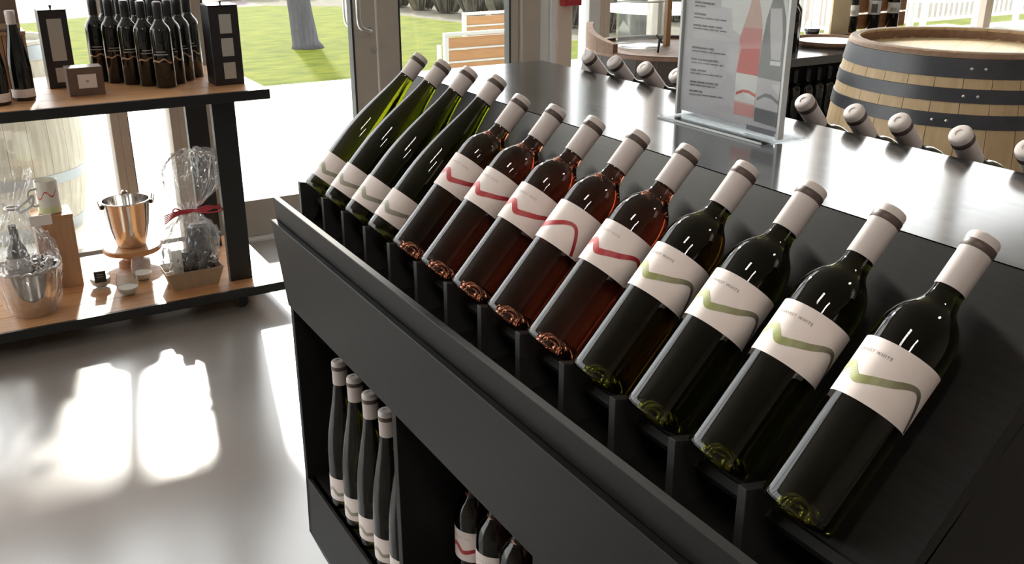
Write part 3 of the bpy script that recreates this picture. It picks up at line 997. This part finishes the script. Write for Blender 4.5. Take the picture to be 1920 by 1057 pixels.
def gift_box(x0, x1, y0, y1, h, label, windows):
    e = empty('gift_box', ((x0 + x1) / 2, (y0 + y1) / 2, UZ))
    tag(e, label, 'gift box')
    box('carton', (x0, x1, y0, y1, UZ, UZ + h), 'blackbox', e, 0.0015)
    box('carton_lid', (x0 - 0.001, x1 + 0.001, y0 - 0.001, y1 + 0.001, UZ + h, UZ + h + 0.004), 'blackbox', e, 0.001)
    tube('lid_knob', [((x0 + x1) / 2, y0 + 0.03, UZ + h + 0.004), ((x0 + x1) / 2, y0 + 0.03, UZ + h + 0.018)], [0.003, 0.005], 'blackmetal', e)
    for (a, b, c_, d) in windows:
        w0, hh = x1 - x0, h
        box('printed_panel', (x0 + a * w0, x0 + b * w0, y0 - 0.0012, y0, UZ + c_ * hh, UZ + d * hh), 'papergrey', e)
    return e


g1 = gift_box(0.333, 0.427, 3.90, 4.0, 0.275, 'tall black gift box with long grey panel at the left of the bottle block', [(0.26, 0.78, 0.36, 0.90), (0.30, 0.80, 0.08, 0.27)])
g2 = gift_box(0.873, 0.982, 3.66, 3.77, 0.285, 'tall black gift box with three grey panels at the right end of the upper shelf', [(0.34, 0.74, 0.66, 0.90), (0.34, 0.74, 0.37, 0.60), (0.34, 0.74, 0.08, 0.29)])
cb_ = empty('small_box', (0.43, 3.74, UZ))
tag(cb_, 'small brown card box with a pale label at the front of the upper shelf', 'box')
box('carton', (0.375, 0.492, 3.69, 3.77, UZ, UZ + 0.098), 'brownbox', cb_, 0.001)
box('carton_label', (0.407, 0.468, 3.6888, 3.69, UZ + 0.026, UZ + 0.074), 'paper', cb_)
box('label_mark', (0.4325, 0.4425, 3.6882, 3.6888, UZ + 0.046, UZ + 0.054), 'inkpale', cb_)

# two bottles and a timber case at the left end
tc = empty('timber_wine_case', (0.16, 3.86, UZ))
tag(tc, 'upright timber wine case behind the two bottles at the left', 'wine case')
for k in range(3):
    box('case_board', (0.075 + 0.063 * k, 0.136 + 0.063 * k, 3.79, 3.80, UZ, UZ + 0.21), 'woodv', tc, 0.001)
box('case_side', (0.066, 0.075, 3.79, 3.91, UZ, UZ + 0.21), 'woodv', tc)
box('case_side', (0.264, 0.273, 3.79, 3.91, UZ, UZ + 0.21), 'woodv', tc)
box('case_lid', (0.064, 0.275, 3.785, 3.915, UZ + 0.21, UZ + 0.222), 'woodv', tc, 0.001)
box('case_back', (0.075, 0.264, 3.90, 3.91, UZ, UZ + 0.21), 'woodv', tc)
uc = empty('dark_carton', (0.16, 3.85, UZ + 0.222))
tag(uc, 'dark carton lying on top of the timber wine case', 'box')
box('carton', (0.07, 0.262, 3.79, 3.91, UZ + 0.2225, UZ + 0.345), 'brownbox', uc, 0.001)
box('carton_band', (0.0695, 0.2625, 3.7895, 3.9105, UZ + 0.232, UZ + 0.250), 'kraft', uc)
for i, (x, y, lb_) in enumerate(((0.150, 3.655, 'black bottle with white base band at the left edge of the upper shelf'), (0.232, 3.715, 'black bottle with white cap and base band before the timber case'))):
    e = empty('banded_bottle', (x, y, UZ))
    tag(e, lb_, 'wine bottle', 'banded bottles at the left of the upper shelf')
    lathe('glass', [(r, z * 0.87) for r, z in HOCK], 'g_black', e, 28, (x, y, UZ), sharp=60)
    lathe('capsule', cap_prof(0.253, 0.299), 'capsule', e, 24, (x, y, UZ), sharp=50)
    lathe('base_band', [(0.0374, 0.012), (0.0376, 0.0125), (0.0376, 0.040), (0.0374, 0.0405)], 'paper', e, 28, (x, y, UZ), sharp=0)

# --- lower shelf
wb = empty('timber_plinth', (0.27, 3.93, LZ))
tag(wb, 'plain brown timber block on the lower shelf carrying the mug', 'plinth')
box('plinth_front', (0.195, 0.330, 3.86, 3.872, LZ, LZ + 0.278), 'woodv', wb, 0.001)
box('plinth_side', (0.195, 0.207, 3.872, 4.0, LZ, LZ + 0.278), 'woodv', wb, 0.001)
box('plinth_side', (0.318, 0.330, 3.872, 4.0, LZ, LZ + 0.278), 'woodv', wb, 0.001)
box('plinth_top', (0.193, 0.332, 3.858, 4.002, LZ + 0.278, LZ + 0.29), 'wood', wb, 0.001)
mg = empty('mug', (0.262, 3.92, LZ + 0.29))
tag(mg, 'pale mug with red wavy line standing on the timber block', 'mug')
mc = (0.262, 3.92, LZ + 0.29)
mb = lathe('mug_body', [(0, 0.0), (0.036, 0.0), (0.040, 0.004), (0.041, 0.03), (0.041, 0.125), (0.0405, 0.128), (0.038, 0.126), (0.0375, 0.01), (0, 0.008)], 'mug', mg, 36, mc)
lathe('glaze_foot', [(0.0412, 0.006), (0.0415, 0.008), (0.0415, 0.028), (0.0412, 0.03)], 'muggreen', mb, 36, mc, sharp=0)
v, f = [], []
for k in range(31):
    a = R(-175 + 130 * k / 30)
    z = 0.068 + 0.012 * math.sin(k * 0.42 + 1.0) + 0.0006 * k
    for dz in (-0.003, 0.003):
        v.append((mc[0] + 0.0414 * math.cos(a), mc[1] + 0.0414 * math.sin(a), mc[2] + z + dz))
link('mug_line', pyd('m', v, [(2 * k, 2 * k + 2, 2 * k + 3, 2 * k + 1) for k in range(30)]), 'ribbon', mb)
tube('mug_handle', smooth_pts([(mc[0] - 0.035, mc[1] - 0.012, mc[2] + 0.10), (mc[0] - 0.062, mc[1] - 0.02, mc[2] + 0.098), (mc[0] - 0.07, mc[1] - 0.024, mc[2] + 0.07), (mc[0] - 0.058, mc[1] - 0.02, mc[2] + 0.04), (mc[0] - 0.036, mc[1] - 0.012, mc[2] + 0.036)], 4), 0.005, 'mug', mg)

# ice bucket on a round board raised on a foot
BCX, BCY = 0.548, 4.02
rbd = empty('round_board', (BCX, BCY, LZ))
tag(rbd, 'round timber board on a short foot under the steel ice bucket', 'serving board')
lathe('board', [(0, 0.058), (0.110, 0.058), (0.115, 0.063), (0.115, 0.075), (0.110, 0.080), (0, 0.080)], 'wood', rbd, 44, (BCX, BCY, LZ))
lathe('foot', [(0, 0.0), (0.062, 0.0), (0.062, 0.01), (0.038, 0.02), (0.034, 0.058), (0, 0.058)], 'woodv', rbd, 32, (BCX, BCY, LZ))
ib = empty('ice_bucket', (BCX, BCY, LZ + 0.0805))
tag(ib, 'polished steel ice bucket with side rings and tongs on the round board', 'ice bucket')
ic = (BCX, BCY, LZ + 0.0805)
lathe('bucket', [(0, 0.0), (0.052, 0.0), (0.056, 0.004), (0.060, 0.02), (0.078, 0.09), (0.092, 0.185), (0.0955, 0.190), (0.0955, 0.194), (0.090, 0.194), (0.075, 0.09), (0.055, 0.02), (0, 0.012)], 'steel', ib, 48, ic)
for s in (-1, 1):
    k = box('ring_mount', (ic[0] + s * 0.094 - 0.008, ic[0] + s * 0.094 + 0.008, ic[1] - 0.008, ic[1] + 0.008, ic[2] + 0.165, ic[2] + 0.182), 'blackmetal', ib, 0.002)
    tube('ring_handle', [(ic[0] + s * (0.104 + 0.004 * math.cos(a * math.pi / 10)), ic[1] + 0.020 * math.sin(a * math.pi / 10), ic[2] + 0.186 + 0.020 * math.cos(a * math.pi / 10)) for a in range(20)], 0.0028, 'steel', ib, 6, True)
lathe('tongs_knob', [(0.003, 0.12), (0.003, 0.215), (0.010, 0.22), (0.013, 0.226), (0.009, 0.232), (0, 0.234)], 'steel', ib, 20, ic)


# glass candle holders
def candle_glass(c, label, chalk):
    e = empty('candle_glass', c)
    tag(e, label, 'candle glass', 'small glasses on the lower shelf')
    lathe('glass_wall', [(0, 0.002), (0.024, 0.002), (0.034, 0.012), (0.040, 0.034), (0.039, 0.060), (0.034, 0.090), (0.0325, 0.090), (0.0375, 0.060), (0.0385, 0.034), (0.0325, 0.014), (0.023, 0.006), (0, 0.006)], 'thinglass', e, 32, c)
    lathe('candle', [(0, 0.007), (0.022, 0.007), (0.031, 0.015), (0.0365, 0.032), (0.036, 0.040 if chalk else 0.030), (0, 0.038 if chalk else 0.028)], 'candle', e, 28, c)
    if chalk:
        az = math.atan2(-c[1], -c[0])
        d = Vector((math.cos(az), math.sin(az), 0))
        p = Vector((-d.y, d.x, 0))
        cc = Vector(c) + d * 0.041 + Vector((0, 0, 0.056))
        vv = []
        for sx, sz in ((-1, -1), (1, -1), (1, 1), (-1, 1)):
            for t in (0, 0.0015):
                vv.append(cc + p * sx * 0.021 + Vector((0, 0, sz * 0.022)) - d * (sz * 0.002) + d * t)
        tagm = pyd('m', vv, [(0, 2, 4, 6), (7, 5, 3, 1), (0, 1, 3, 2), (2, 3, 5, 4), (4, 5, 7, 6), (6, 7, 1, 0)])
        t_ = link('tag', tagm, 'blackbox', e)
        for k in range(3):
            q = []
            for sx, sz in ((-1, 0), (1, 0), (1, 1), (-1, 1)):
                q.append(cc + p * sx * 0.012 + Vector((0, 0, 0.008 - 0.009 * k + sz * 0.0025)) + d * 0.0022)
            link('tag_writing', pyd('m', q, [(0, 1, 2, 3)]), 'papergrey', t_)
    return e


candle_glass((0.385, 3.80, LZ), 'small candle glass with black tag, left of the three on the shelf', True)
candle_glass((0.462, 3.665, LZ), 'small empty-looking candle glass in front of the other two', False)
candle_glass((0.540, 3.80, LZ), 'small candle glass at the right, below the round board', False)


# cellophane gifts
def cello_bag(e, c, prof, seed, seg=84, amp=0.10, sx=1.0, sy=1.0, name='cellophane'):
    """crumpled clear film: a pleated, faceted skin"""
    rows = smooth_pts(prof, 4)
    v, f = [], []
    n = len(rows)
    for i, (r, z, lean) in enumerate(rows):
        for k in range(seg):
            a = 2 * math.pi * k / seg + 0.4 * math.sin(i * 1.7 + seed) / seg
            ca, sa = math.cos(a), math.sin(a)
            q = abs(noise.noise(Vector((ca * 2.6, sa * 2.6, z * 11 + seed)))) * 2 - 0.5
            q2 = abs(noise.noise(Vector((ca * 7 + 5, sa * 7, z * 34 + seed * 2)))) * 2 - 0.5
            pl = math.cos(a * 13 + seed + 3 * q) * (0.9 if r < 0.045 else 0.22)
            rr_ = max(r, 0.004) * (1 + amp * (1.3 * q + 1.1 * q2 + pl))
            v.append((c[0] + rr_ * ca * sx + lean, c[1] + rr_ * sa * sy, c[2] + z + 0.014 * q2 * min(1, i / 4)))
    for i in range(n - 1):
        for k in range(seg):
            a, b = i * seg + k, i * seg + (k + 1) % seg
            d, g = (i + 1) * seg + (k + 1) % seg, (i + 1) * seg + k
            f += [(a, b, d), (a, d, g)] if (i + k) % 2 else [(a, b, g), (b, d, g)]
    return link(name, pyd('m', v, f), 'cello', e)


def shred(e, c, sx, sy, h, seed, m, n=70):
    """crinkled filling strips"""
    rnd = random.Random(seed)
    v, f = [], []
    for i in range(n):
        p = Vector((c[0] + rnd.uniform(-sx, sx), c[1] + rnd.uniform(-sy, sy), c[2] + rnd.uniform(0, h)))
        d = Vector((rnd.uniform(-1, 1), rnd.uniform(-1, 1), rnd.uniform(-0.3, 0.7))).normalized() * 0.012
        w_ = d.cross(Vector((rnd.uniform(-1, 1), rnd.uniform(-1, 1), 1))).normalized() * 0.004
        for q in range(4):
            up = Vector((0, 0, 0.005 if q % 2 else 0))
            v += [p + d * q - w_ + up, p + d * q + w_ + up]
        k = len(v) - 8
        f += [(k + 2 * q, k + 2 * q + 1, k + 2 * q + 3, k + 2 * q + 2) for q in range(3)]
    o = link('shredded_filling', pyd('m', v, f), m, e)
    o['kind'] = 'stuff'
    return o


gc = (0.135, 3.66, LZ)
gf = empty('bucket_gift', gc)
tag(gf, 'steel bucket gift wrapped in clear cellophane at the left of the lower shelf', 'gift basket')
lathe('bucket', [(0, 0.0), (0.070, 0.0), (0.074, 0.005), (0.090, 0.09), (0.102, 0.168), (0.107, 0.172), (0.107, 0.177), (0.098, 0.176), (0.086, 0.09), (0.068, 0.01), (0, 0.01)], 'steel', gf, 48, gc)
lathe('bottle_glass', [(0, 0.012), (0.036, 0.012), (0.0375, 0.02), (0.0375, 0.20), (0.030, 0.245), (0.016, 0.275), (0.015, 0.33), (0, 0.33)], 'g_black', gf, 24, (gc[0] - 0.02, gc[1] + 0.01, gc[2]), sharp=60)
lathe('inner_label', [(0.0379, 0.155), (0.0382, 0.156), (0.0382, 0.215), (0.0379, 0.216)], 'papergrey', gf, 24, (gc[0] - 0.02, gc[1] + 0.01, gc[2]), sharp=0)
tube('crimped_rim', [(gc[0] + (0.108 + 0.003 * math.sin(k * 3.7)) * math.cos(k * math.pi / 30), gc[1] + (0.108 + 0.003 * math.cos(k * 2.9)) * math.sin(k * math.pi / 30), gc[2] + 0.178 + 0.004 * math.sin(k * 2.3)) for k in range(60)], 0.0055, 'brushed', gf, 6, True)
shred(gf, (gc[0], gc[1], gc[2] + 0.15), 0.06, 0.06, 0.05, 5, 'brushed', 60)
cello_bag(gf, gc, [(0.080, 0.004, 0), (0.098, 0.06, 0), (0.112, 0.13, 0), (0.118, 0.18, 0), (0.112, 0.22, 0), (0.092, 0.27, -0.004), (0.066, 0.32, -0.006), (0.038, 0.365, -0.008), (0.020, 0.39, -0.01), (0.018, 0.40, -0.01), (0.040, 0.43, -0.012), (0.072, 0.47, -0.014), (0.090, 0.52, -0.012)], 3, amp=0.07)
tube('tie', [(gc[0] - 0.01 + 0.022 * math.cos(k * math.pi / 10), gc[1] + 0.022 * math.sin(k * math.pi / 10), gc[2] + 0.395) for k in range(20)], 0.005, 'brushed', gf, 6, True)
tube('bow', smooth_pts([(gc[0], gc[1] - 0.03, gc[2] + 0.395), (gc[0] + 0.035, gc[1] - 0.04, gc[2] + 0.42), (gc[0] + 0.06, gc[1] - 0.04, gc[2] + 0.44), (gc[0] + 0.05, gc[1] - 0.045, gc[2] + 0.405), (gc[0] + 0.01, gc[1] - 0.035, gc[2] + 0.385)], 4), 0.005, 'edge', gf)
box('swing_tag', (gc[0] + 0.035, gc[0] + 0.105, gc[1] - 0.062, gc[1] - 0.0605, gc[2] + 0.335, gc[2] + 0.372), 'paper', gf)

tcx, tcy = 0.702, 3.66
tg = empty('tray_gift', (tcx, tcy, LZ))
tag(tg, 'gift in a kraft tray wrapped in cellophane tied with red raffia', 'gift basket')


def ring(x, y, z, sx, sy):
    return [(x - sx, y - sy, z), (x + sx, y - sy, z), (x + sx, y + sy, z), (x - sx, y + sy, z)]


v = ring(tcx, tcy, LZ, 0.085, 0.055) + ring(tcx, tcy, LZ + 0.075, 0.108, 0.072) + ring(tcx, tcy, LZ + 0.075, 0.104, 0.068) + ring(tcx, tcy, LZ + 0.006, 0.082, 0.052)
f = [(3, 2, 1, 0), (12, 13, 14, 15)]
for a in (0, 4, 8):
    for k in range(4):
        f.append((a + k, a + (k + 1) % 4, a + 4 + (k + 1) % 4, a + 4 + k))
link('tray', pyd('m', v, f), 'kraft', tg)
lathe('jar', [(0, 0.02), (0.040, 0.02), (0.042, 0.03), (0.042, 0.19), (0.030, 0.225), (0, 0.23)], 'hoop', tg, 24, (tcx + 0.035, tcy + 0.012, LZ))
lathe('jar', [(0, 0.02), (0.032, 0.02), (0.034, 0.03), (0.034, 0.13), (0.030, 0.14), (0, 0.14)], 'g_black', tg, 24, (tcx - 0.005, tcy - 0.01, LZ))
lathe('jar', [(0, 0.02), (0.026, 0.02), (0.028, 0.03), (0.028, 0.12), (0.024, 0.13), (0, 0.13)], 'blackbox', tg, 24, (tcx + 0.062, tcy - 0.005, LZ))
box('packet', (tcx - 0.075, tcx - 0.035, tcy - 0.035, tcy + 0.02, LZ + 0.02, LZ + 0.155), 'white', tg, 0.003)
box('packet', (tcx + 0.02, tcx + 0.09, tcy + 0.02, tcy + 0.05, LZ + 0.02, LZ + 0.23), 'papergrey', tg, 0.003)
shred(tg, (tcx, tcy, LZ + 0.062), 0.075, 0.045, 0.05, 4, 'brushed')
cello_bag(tg, (tcx, tcy, LZ), [(0.080, 0.068, 0), (0.094, 0.10, 0), (0.096, 0.15, 0.004), (0.086, 0.20, 0.010), (0.062, 0.245, 0.016), (0.034, 0.278, 0.02), (0.022, 0.295, 0.022), (0.022, 0.305, 0.022), (0.046, 0.33, 0.03), (0.080, 0.37, 0.036), (0.095, 0.43, 0.042), (0.090, 0.48, 0.044), (0.058, 0.515, 0.046), (0.02, 0.525, 0.046)], 9, amp=0.14, sx=1.12, sy=0.8)
kc = Vector((tcx + 0.022, tcy - 0.025, LZ + 0.30))
for k in range(5):
    s = k * 0.004
    tube('raffia_strand', smooth_pts([tuple(kc + Vector(p)) for p in ((-0.105, -0.01 - s, -0.035 + 2.2 * s), (-0.06, -0.015, -0.008 + s), (0.0, -0.012, 0.002 + s * 0.4), (0.05, -0.016, 0.010 - s), (0.105, -0.012, -0.006 + s * 1.2))], 4), 0.0024, 'ribbon', tg, 6)
tube('raffia_loop', smooth_pts([tuple(kc + Vector(p)) for p in ((0, -0.012, 0), (0.05, -0.02, 0.016), (0.10, -0.02, 0.004), (0.108, -0.02, -0.01), (0.06, -0.018, -0.012), (0, -0.012, 0))], 4), 0.0028, 'ribbon', tg, 6)
tube('raffia_loop', smooth_pts([tuple(kc + Vector(p)) for p in ((0, -0.012, 0), (-0.04, -0.02, 0.012), (-0.062, -0.02, 0.022), (-0.07, -0.02, 0.010), (-0.03, -0.018, -0.004), (0, -0.012, 0))], 4), 0.0028, 'ribbon', tg, 6)

# ------------------------------------------------------------------ table behind the sign, right
dt = empty('dark_tasting_table', (4.6, 4.0, 0))
tag(dt, 'dark display table with a bottle rack below, between sign and barrel', 'table')
TZ2 = 0.747
box('table_top', (3.70, 6.0, 3.63, 4.32, TZ2 - 0.045, TZ2), 'blacktop', dt, 0.002)
box('back_panel', (3.76, 5.94, 4.26, 4.28, 0.05, TZ2 - 0.045), 'black', dt)
box('end_panel', (3.76, 3.78, 3.71, 4.26, 0.0, TZ2 - 0.045), 'black', dt)
box('end_panel', (5.92, 5.94, 3.71, 4.26, 0.0, TZ2 - 0.045), 'black', dt)
box('rack_shelf', (3.78, 5.92, 3.71, 4.26, 0.33, 0.35), 'black', dt)
box('rack_shelf', (3.78, 5.92, 3.71, 4.26, 0.05, 0.07), 'black', dt)


def plain_copy():
    o = copy_tree(blk0)
    for ch in list(o.children):
        for c2 in list(ch.children):
            if c2.name.startswith(('foil', 'label')):
                bpy.data.objects.remove(c2)
    return o


for k in range(8):
    o = plain_copy()
    o.location = (3.86 + k * 0.088, 3.78 + 0.004 * (k % 3), 0.35)
    o.rotation_euler = (0, 0, R(200 + 17 * k))
    tag(o, 'dark bottle in the shadowed rack below the tasting table, %s from the sign' % ORD[k], 'wine bottle', 'dark bottles below the tasting table')

tr = empty('round_tray', (4.47, 3.95, TZ2))
tag(tr, 'round timber tray with pale mat on the tasting table', 'tray')
lathe('tray_base', [(0, 0.0), (0.21, 0.0), (0.225, 0.012), (0.23, 0.03), (0.222, 0.03), (0.215, 0.016), (0, 0.012)], 'oakrim', tr, 48, (4.47, 3.95, TZ2))
lathe('tray_mat', [(0, 0.0125), (0.20, 0.0125), (0.20, 0.0165), (0, 0.0165)], 'sign_light', tr, 48, (4.47, 3.95, TZ2))
cr = empty('timber_crate', (5.1, 4.22, TZ2))
tag(cr, 'pale timber crate with a dark hand hole on the tasting table', 'crate')
box('crate_front', (4.71, 4.865, 4.175, 4.19, TZ2, TZ2 + 0.32), 'oakhead', cr, 0.001)
hh = lathe('hand_hole', [(0, 0), (0.018, 0), (0.018, 0.001), (0, 0.001)], 'blackbox', None, 20)
hh.parent = cr
hh.location = (4.775 - 5.1, 4.1745 - 4.22, 0.255)
hh.rotation_euler = (math.pi / 2, 0, 0)
hh.scale = (1.3, 0.55, 1)
for k in range(3):
    box('crate_slat', (4.865, 5.50, 4.27, 4.28, TZ2 + 0.02 + 0.10 * k, TZ2 + 0.11 + 0.10 * k), 'wood', cr, 0.001)
box('crate_floor', (4.71, 5.50, 4.175, 4.28, TZ2, TZ2 + 0.012), 'wood', cr)
for k, x in enumerate((4.945, 5.145, 5.325)):
    yb = 4.228
    e = empty('labelled_bottle', (x, yb, TZ2 + 0.012))
    tag(e, 'dark bottle with white label in the pale crate, %s' % ['beside the crate end', 'middle one, square dark print', 'rightmost, above the barrel rim'][k], 'wine bottle', 'labelled bottles in the crate')
    c_ = (x, yb, TZ2 + 0.0125)
    lathe('glass', prof_b, 'g_black', e, 24, c_, sharp=60)
    lathe('capsule', cap_prof(0.245, 0.304), 'capdark', e, 20, c_)
    lathe('label', [(0.0377, 0.10), (0.0380, 0.101), (0.0380, 0.185 if k == 1 else 0.165), (0.0377, 0.186 if k == 1 else 0.166)], 'white', e, 24, c_, sharp=0)
    az = math.degrees(math.atan2(-yb, -x))
    pm = patch_me(0.0383, az - 28, az + 28, 0.112, 0.165 if k == 1 else 0.135, 8)
    for vv in pm.vertices:
        vv.co += Vector(c_)
    link('label_print', pm, 'papergrey' if k != 1 else 'sign_dark', e)
for k, (x, y) in enumerate(((4.07, 3.88), (4.19, 3.98))):
    o = plain_copy()
    o.location = (x, y, TZ2)
    tag(o, ['tall dark bottle on the tasting table touching the sign edge', 'tall dark bottle on the tasting table, left of the round tray'][k], 'wine bottle', 'dark bottles on the tasting table')
gwc = (4.60, 4.22, TZ2)
gw = empty('wine_tumbler', gwc)
tag(gw, 'stemless glass of dark wine beside the pale crate', 'glass')
lathe('tumbler_wall', [(0, 0.002), (0.03, 0.002), (0.046, 0.03), (0.048, 0.05), (0.036, 0.10), (0.0345, 0.10), (0.0465, 0.05), (0.0445, 0.03), (0.029, 0.006), (0, 0.006)], 'thinglass', gw, 28, gwc)
lathe('wine', [(0, 0.007), (0.028, 0.007), (0.043, 0.03), (0.0455, 0.05), (0.044, 0.058), (0, 0.058)], 'g_black', gw, 24, gwc)

# long grey bench by the windows on the right
bn = empty('window_bench', (7.2, 4.0, 0))
tag(bn, 'long grey timber bench along the windows behind the barrel', 'bench')
for k in range(3):
    box('bench_board', (6.1, 9.2, 3.72 + 0.19 * k, 3.905 + 0.19 * k, 0.665, 0.70), 'weathered', bn, 0.002)
for x in (6.2, 7.6, 9.0):
    box('bench_leg', (x, x + 0.06, 3.75, 4.25, 0.0, 0.665), 'alu', bn, 0.002)

# ------------------------------------------------------------------ outside: chairs, tree, shrubs, railing
def chair(name, x0, x1, y, top, label):
    e = empty(name, ((x0 + x1) / 2, y, 0))
    tag(e, label, 'chair', 'teak chairs on the patio')
    tw = 0.03
    for x in (x0, x1 - tw):
        box('back_leg', (x, x + tw, y, y + tw, -0.01, top), 'whitemetal', e, 0.002)
        box('front_leg', (x, x + tw, y + 0.46, y + 0.46 + tw, -0.01, 0.42), 'whitemetal', e, 0.002)
    box('top_rail', (x0, x1, y, y + tw, top, top + 0.022), 'whitemetal', e, 0.003)
    for k in range(4):
        z = top - 0.075 - 0.082 * k
        box('back_slat', (x0 + tw, x1 - tw, y + 0.004, y + 0.022, z, z + 0.066), 'slat', e, 0.002)
        box('slat_highlight', (x0 + tw, x1 - tw, y + 0.002, y + 0.026, z - 0.012, z - 0.001), 'whitemetal', e, 0.001)  # thin white bars standing in for the highlights along the slat tops
    for k in range(5):
        box('seat_slat', (x0 + tw, x1 - tw, y + 0.04 + 0.085 * k, y + 0.115 + 0.085 * k, 0.42, 0.44), 'slat', e, 0.002)
    return e


chair('patio_chair', 2.80, 3.44, 5.60, 0.720, 'teak slat chair with white frame outside the glass door')
chair('patio_chair', 3.62, 4.14, 6.9, 0.70, 'farther teak chair behind the near patio chair')


tree = empty('tree', (3.66, 10.95, 0))
tag(tree, 'leaning grey tree trunk growing from the lawn', 'tree')
link('trunk', tube_me([(3.70, 10.95, -0.03), (3.685, 10.95, 0.06), (3.65, 10.95, 0.4), (3.57, 10.95, 1.2), (3.47, 10.97, 2.2), (3.40, 11.0, 3.2)], [0.20, 0.155, 0.135, 0.12, 0.11, 0.10], 14), 'bark', tree)
for k in range(6):
    a = k * 1.05
    link('branch', tube_me([(3.42, 11.0, 2.9 + 0.05 * k), (3.42 + 0.6 * math.cos(a), 11 + 0.6 * math.sin(a), 3.6 + 0.08 * k), (3.42 + 1.3 * math.cos(a), 11 + 1.3 * math.sin(a), 4.4 + 0.1 * k)], [0.07, 0.045, 0.02], 8), 'bark', tree)


def shrub(c, r, h, seed, label, n=420):
    rnd = random.Random(seed)
    e = empty('shrub', (c[0], c[1], -0.01))
    tag(e, label, 'shrub', 'dry grey shrubs beyond the lawn')
    v, f = [], []
    for i in range(n):
        a, q = rnd.uniform(0, 6.283), math.sqrt(rnd.random())
        lean = Vector((math.cos(a) * q * 0.45, math.sin(a) * q * 0.45, 1)).normalized()
        L = h * rnd.uniform(0.55, 1.0) * (1 - 0.25 * q)
        b = Vector((c[0] + math.cos(a) * q * r * 0.45, c[1] + math.sin(a) * q * r * 0.45, -0.01))
        tip = b + lean * L
        s = lean.cross(Vector((rnd.uniform(-1, 1), rnd.uniform(-1, 1), 0.1))).normalized() * rnd.uniform(0.012, 0.03)
        m_ = b + lean * L * 0.6
        k = len(v)
        v += [b, m_ - s, m_ + s, tip]
        f += [(k, k + 1, k + 2), (k + 1, k + 3, k + 2)]
    o = link('foliage', pyd('m', v, f), 'shrub', e)
    for j in range(3):
        a = rnd.uniform(0, 6.28)
        link('stem', tube_me([(c[0], c[1], -0.02), (c[0] + 0.2 * r * math.cos(a), c[1] + 0.2 * r * math.sin(a), h * 0.5)], [0.02, 0.01], 6), 'bark', e)
    return e


sp = []
for k in range(9):
    sp.append((6.75 + 0.13 * k, 15.2 - 0.66 * k, 0.34, 0.62))
for k in range(9):
    sp.append((7.75 + 0.22 * k, 16.2 - 0.72 * k, 0.38, 0.80))
for k in range(9):
    sp.append((4.7 + 0.62 * k, 18.0 + 0.3 * (k % 2), 0.36, 0.62))
WH = ['front row along the lawn edge', 'second row behind the lawn edge', 'far row across the path']
for k, (x, y, r, h) in enumerate(sp):
    shrub((x, y), r, h * random.uniform(0.9, 1.1), k, 'dry greyish shrub, %s of the %s, counted from the left' % (ORD[k % 9], WH[k // 9]) if k // 9 == 2 else 'dry greyish shrub, %s from the far end in the %s' % (ORD[k % 9], WH[k // 9]))


def patio_table(c, r, label):
    e = empty('patio_table', c)
    tag(e, label, 'table', 'white tables on the patio')
    lathe('table_top', [(0, 0.70), (r, 0.70), (r, 0.725), (0, 0.725)], 'white', e, 32, c)
    lathe('table_leg', [(0, 0), (0.24, 0.0), (0.24, 0.012), (0.04, 0.03), (0.03, 0.70), (0, 0.70)], 'whitemetal', e, 20, c)


patio_table((5.35, 6.6, -0.01), 0.5, 'round white patio table seen through the glass jars')
patio_table((8.2, 6.3, -0.01), 0.55, 'round white patio table behind the crate bottles')
patio_table((10.6, 6.6, -0.01), 0.55, 'round white patio table above the barrel at the right')

fence = empty('patio_fence', (10, 8.4, -0.01))
tag(fence, 'pale picket railing at the edge of the patio, far right', 'fence')
for k in range(5):
    box('fence_post', (7.2 + 2.0 * k, 7.26 + 2.0 * k, 8.40, 8.46, -0.01, 1.1), 'whitemetal', fence)
box('fence_rail', (7.2, 15.26, 8.42, 8.45, 1.02, 1.07), 'whitemetal', fence)
box('fence_rail', (7.2, 15.26, 8.42, 8.45, 0.12, 0.16), 'whitemetal', fence)
pk = box_me(-0.012, 0.012, 8.425, 8.445, 0.16, 1.02)
for k in range(72):
    o = link('picket', pk, 'whitemetal', fence)
    o.location.x = 7.3 + 0.108 * k

# ------------------------------------------------------------------ ceiling lamps of the room
def ceiling_lamp(c, label, power=10):
    e = empty('ceiling_lamp', c)
    tag(e, label, 'ceiling lamp', 'spot clusters on the ceiling')
    box('housing', (c[0] - 0.26, c[0] + 0.26, c[1] - 0.14, c[1] + 0.14, c[2] - 0.06, c[2]), 'lampbody', e, 0.004)
    for i in range(4):
        for j in range(2):
            x, y = c[0] - 0.195 + 0.13 * i, c[1] - 0.065 + 0.13 * j
            lathe('bulb', [(0.034, -0.060), (0.030, -0.068), (0.016, -0.074), (0, -0.076)], 'bulb', e, 14, (x, y, c[2]))
    la = bpy.data.lights.new('lamp_light', 'AREA')
    la.shape = 'RECTANGLE'
    la.size = 0.5
    la.size_y = 0.26
    la.energy = power
    la.color = (1.0, 0.90, 0.80)
    lo = bpy.data.objects.new('lamp_light', la)
    COL.objects.link(lo)
    lo.parent = e
    lo.location = (0, 0, -0.085)


ceiling_lamp((-0.55, 0.2, 3.5), 'spot cluster on the ceiling left of the camera')
ceiling_lamp((-0.55, -1.4, 3.5), 'spot cluster on the ceiling behind the camera')
ceiling_lamp((2.6, -0.6, 3.5), 'spot cluster on the ceiling right of the stand')

for o in bpy.data.objects:
    if '_w' in o:
        del o['_w']
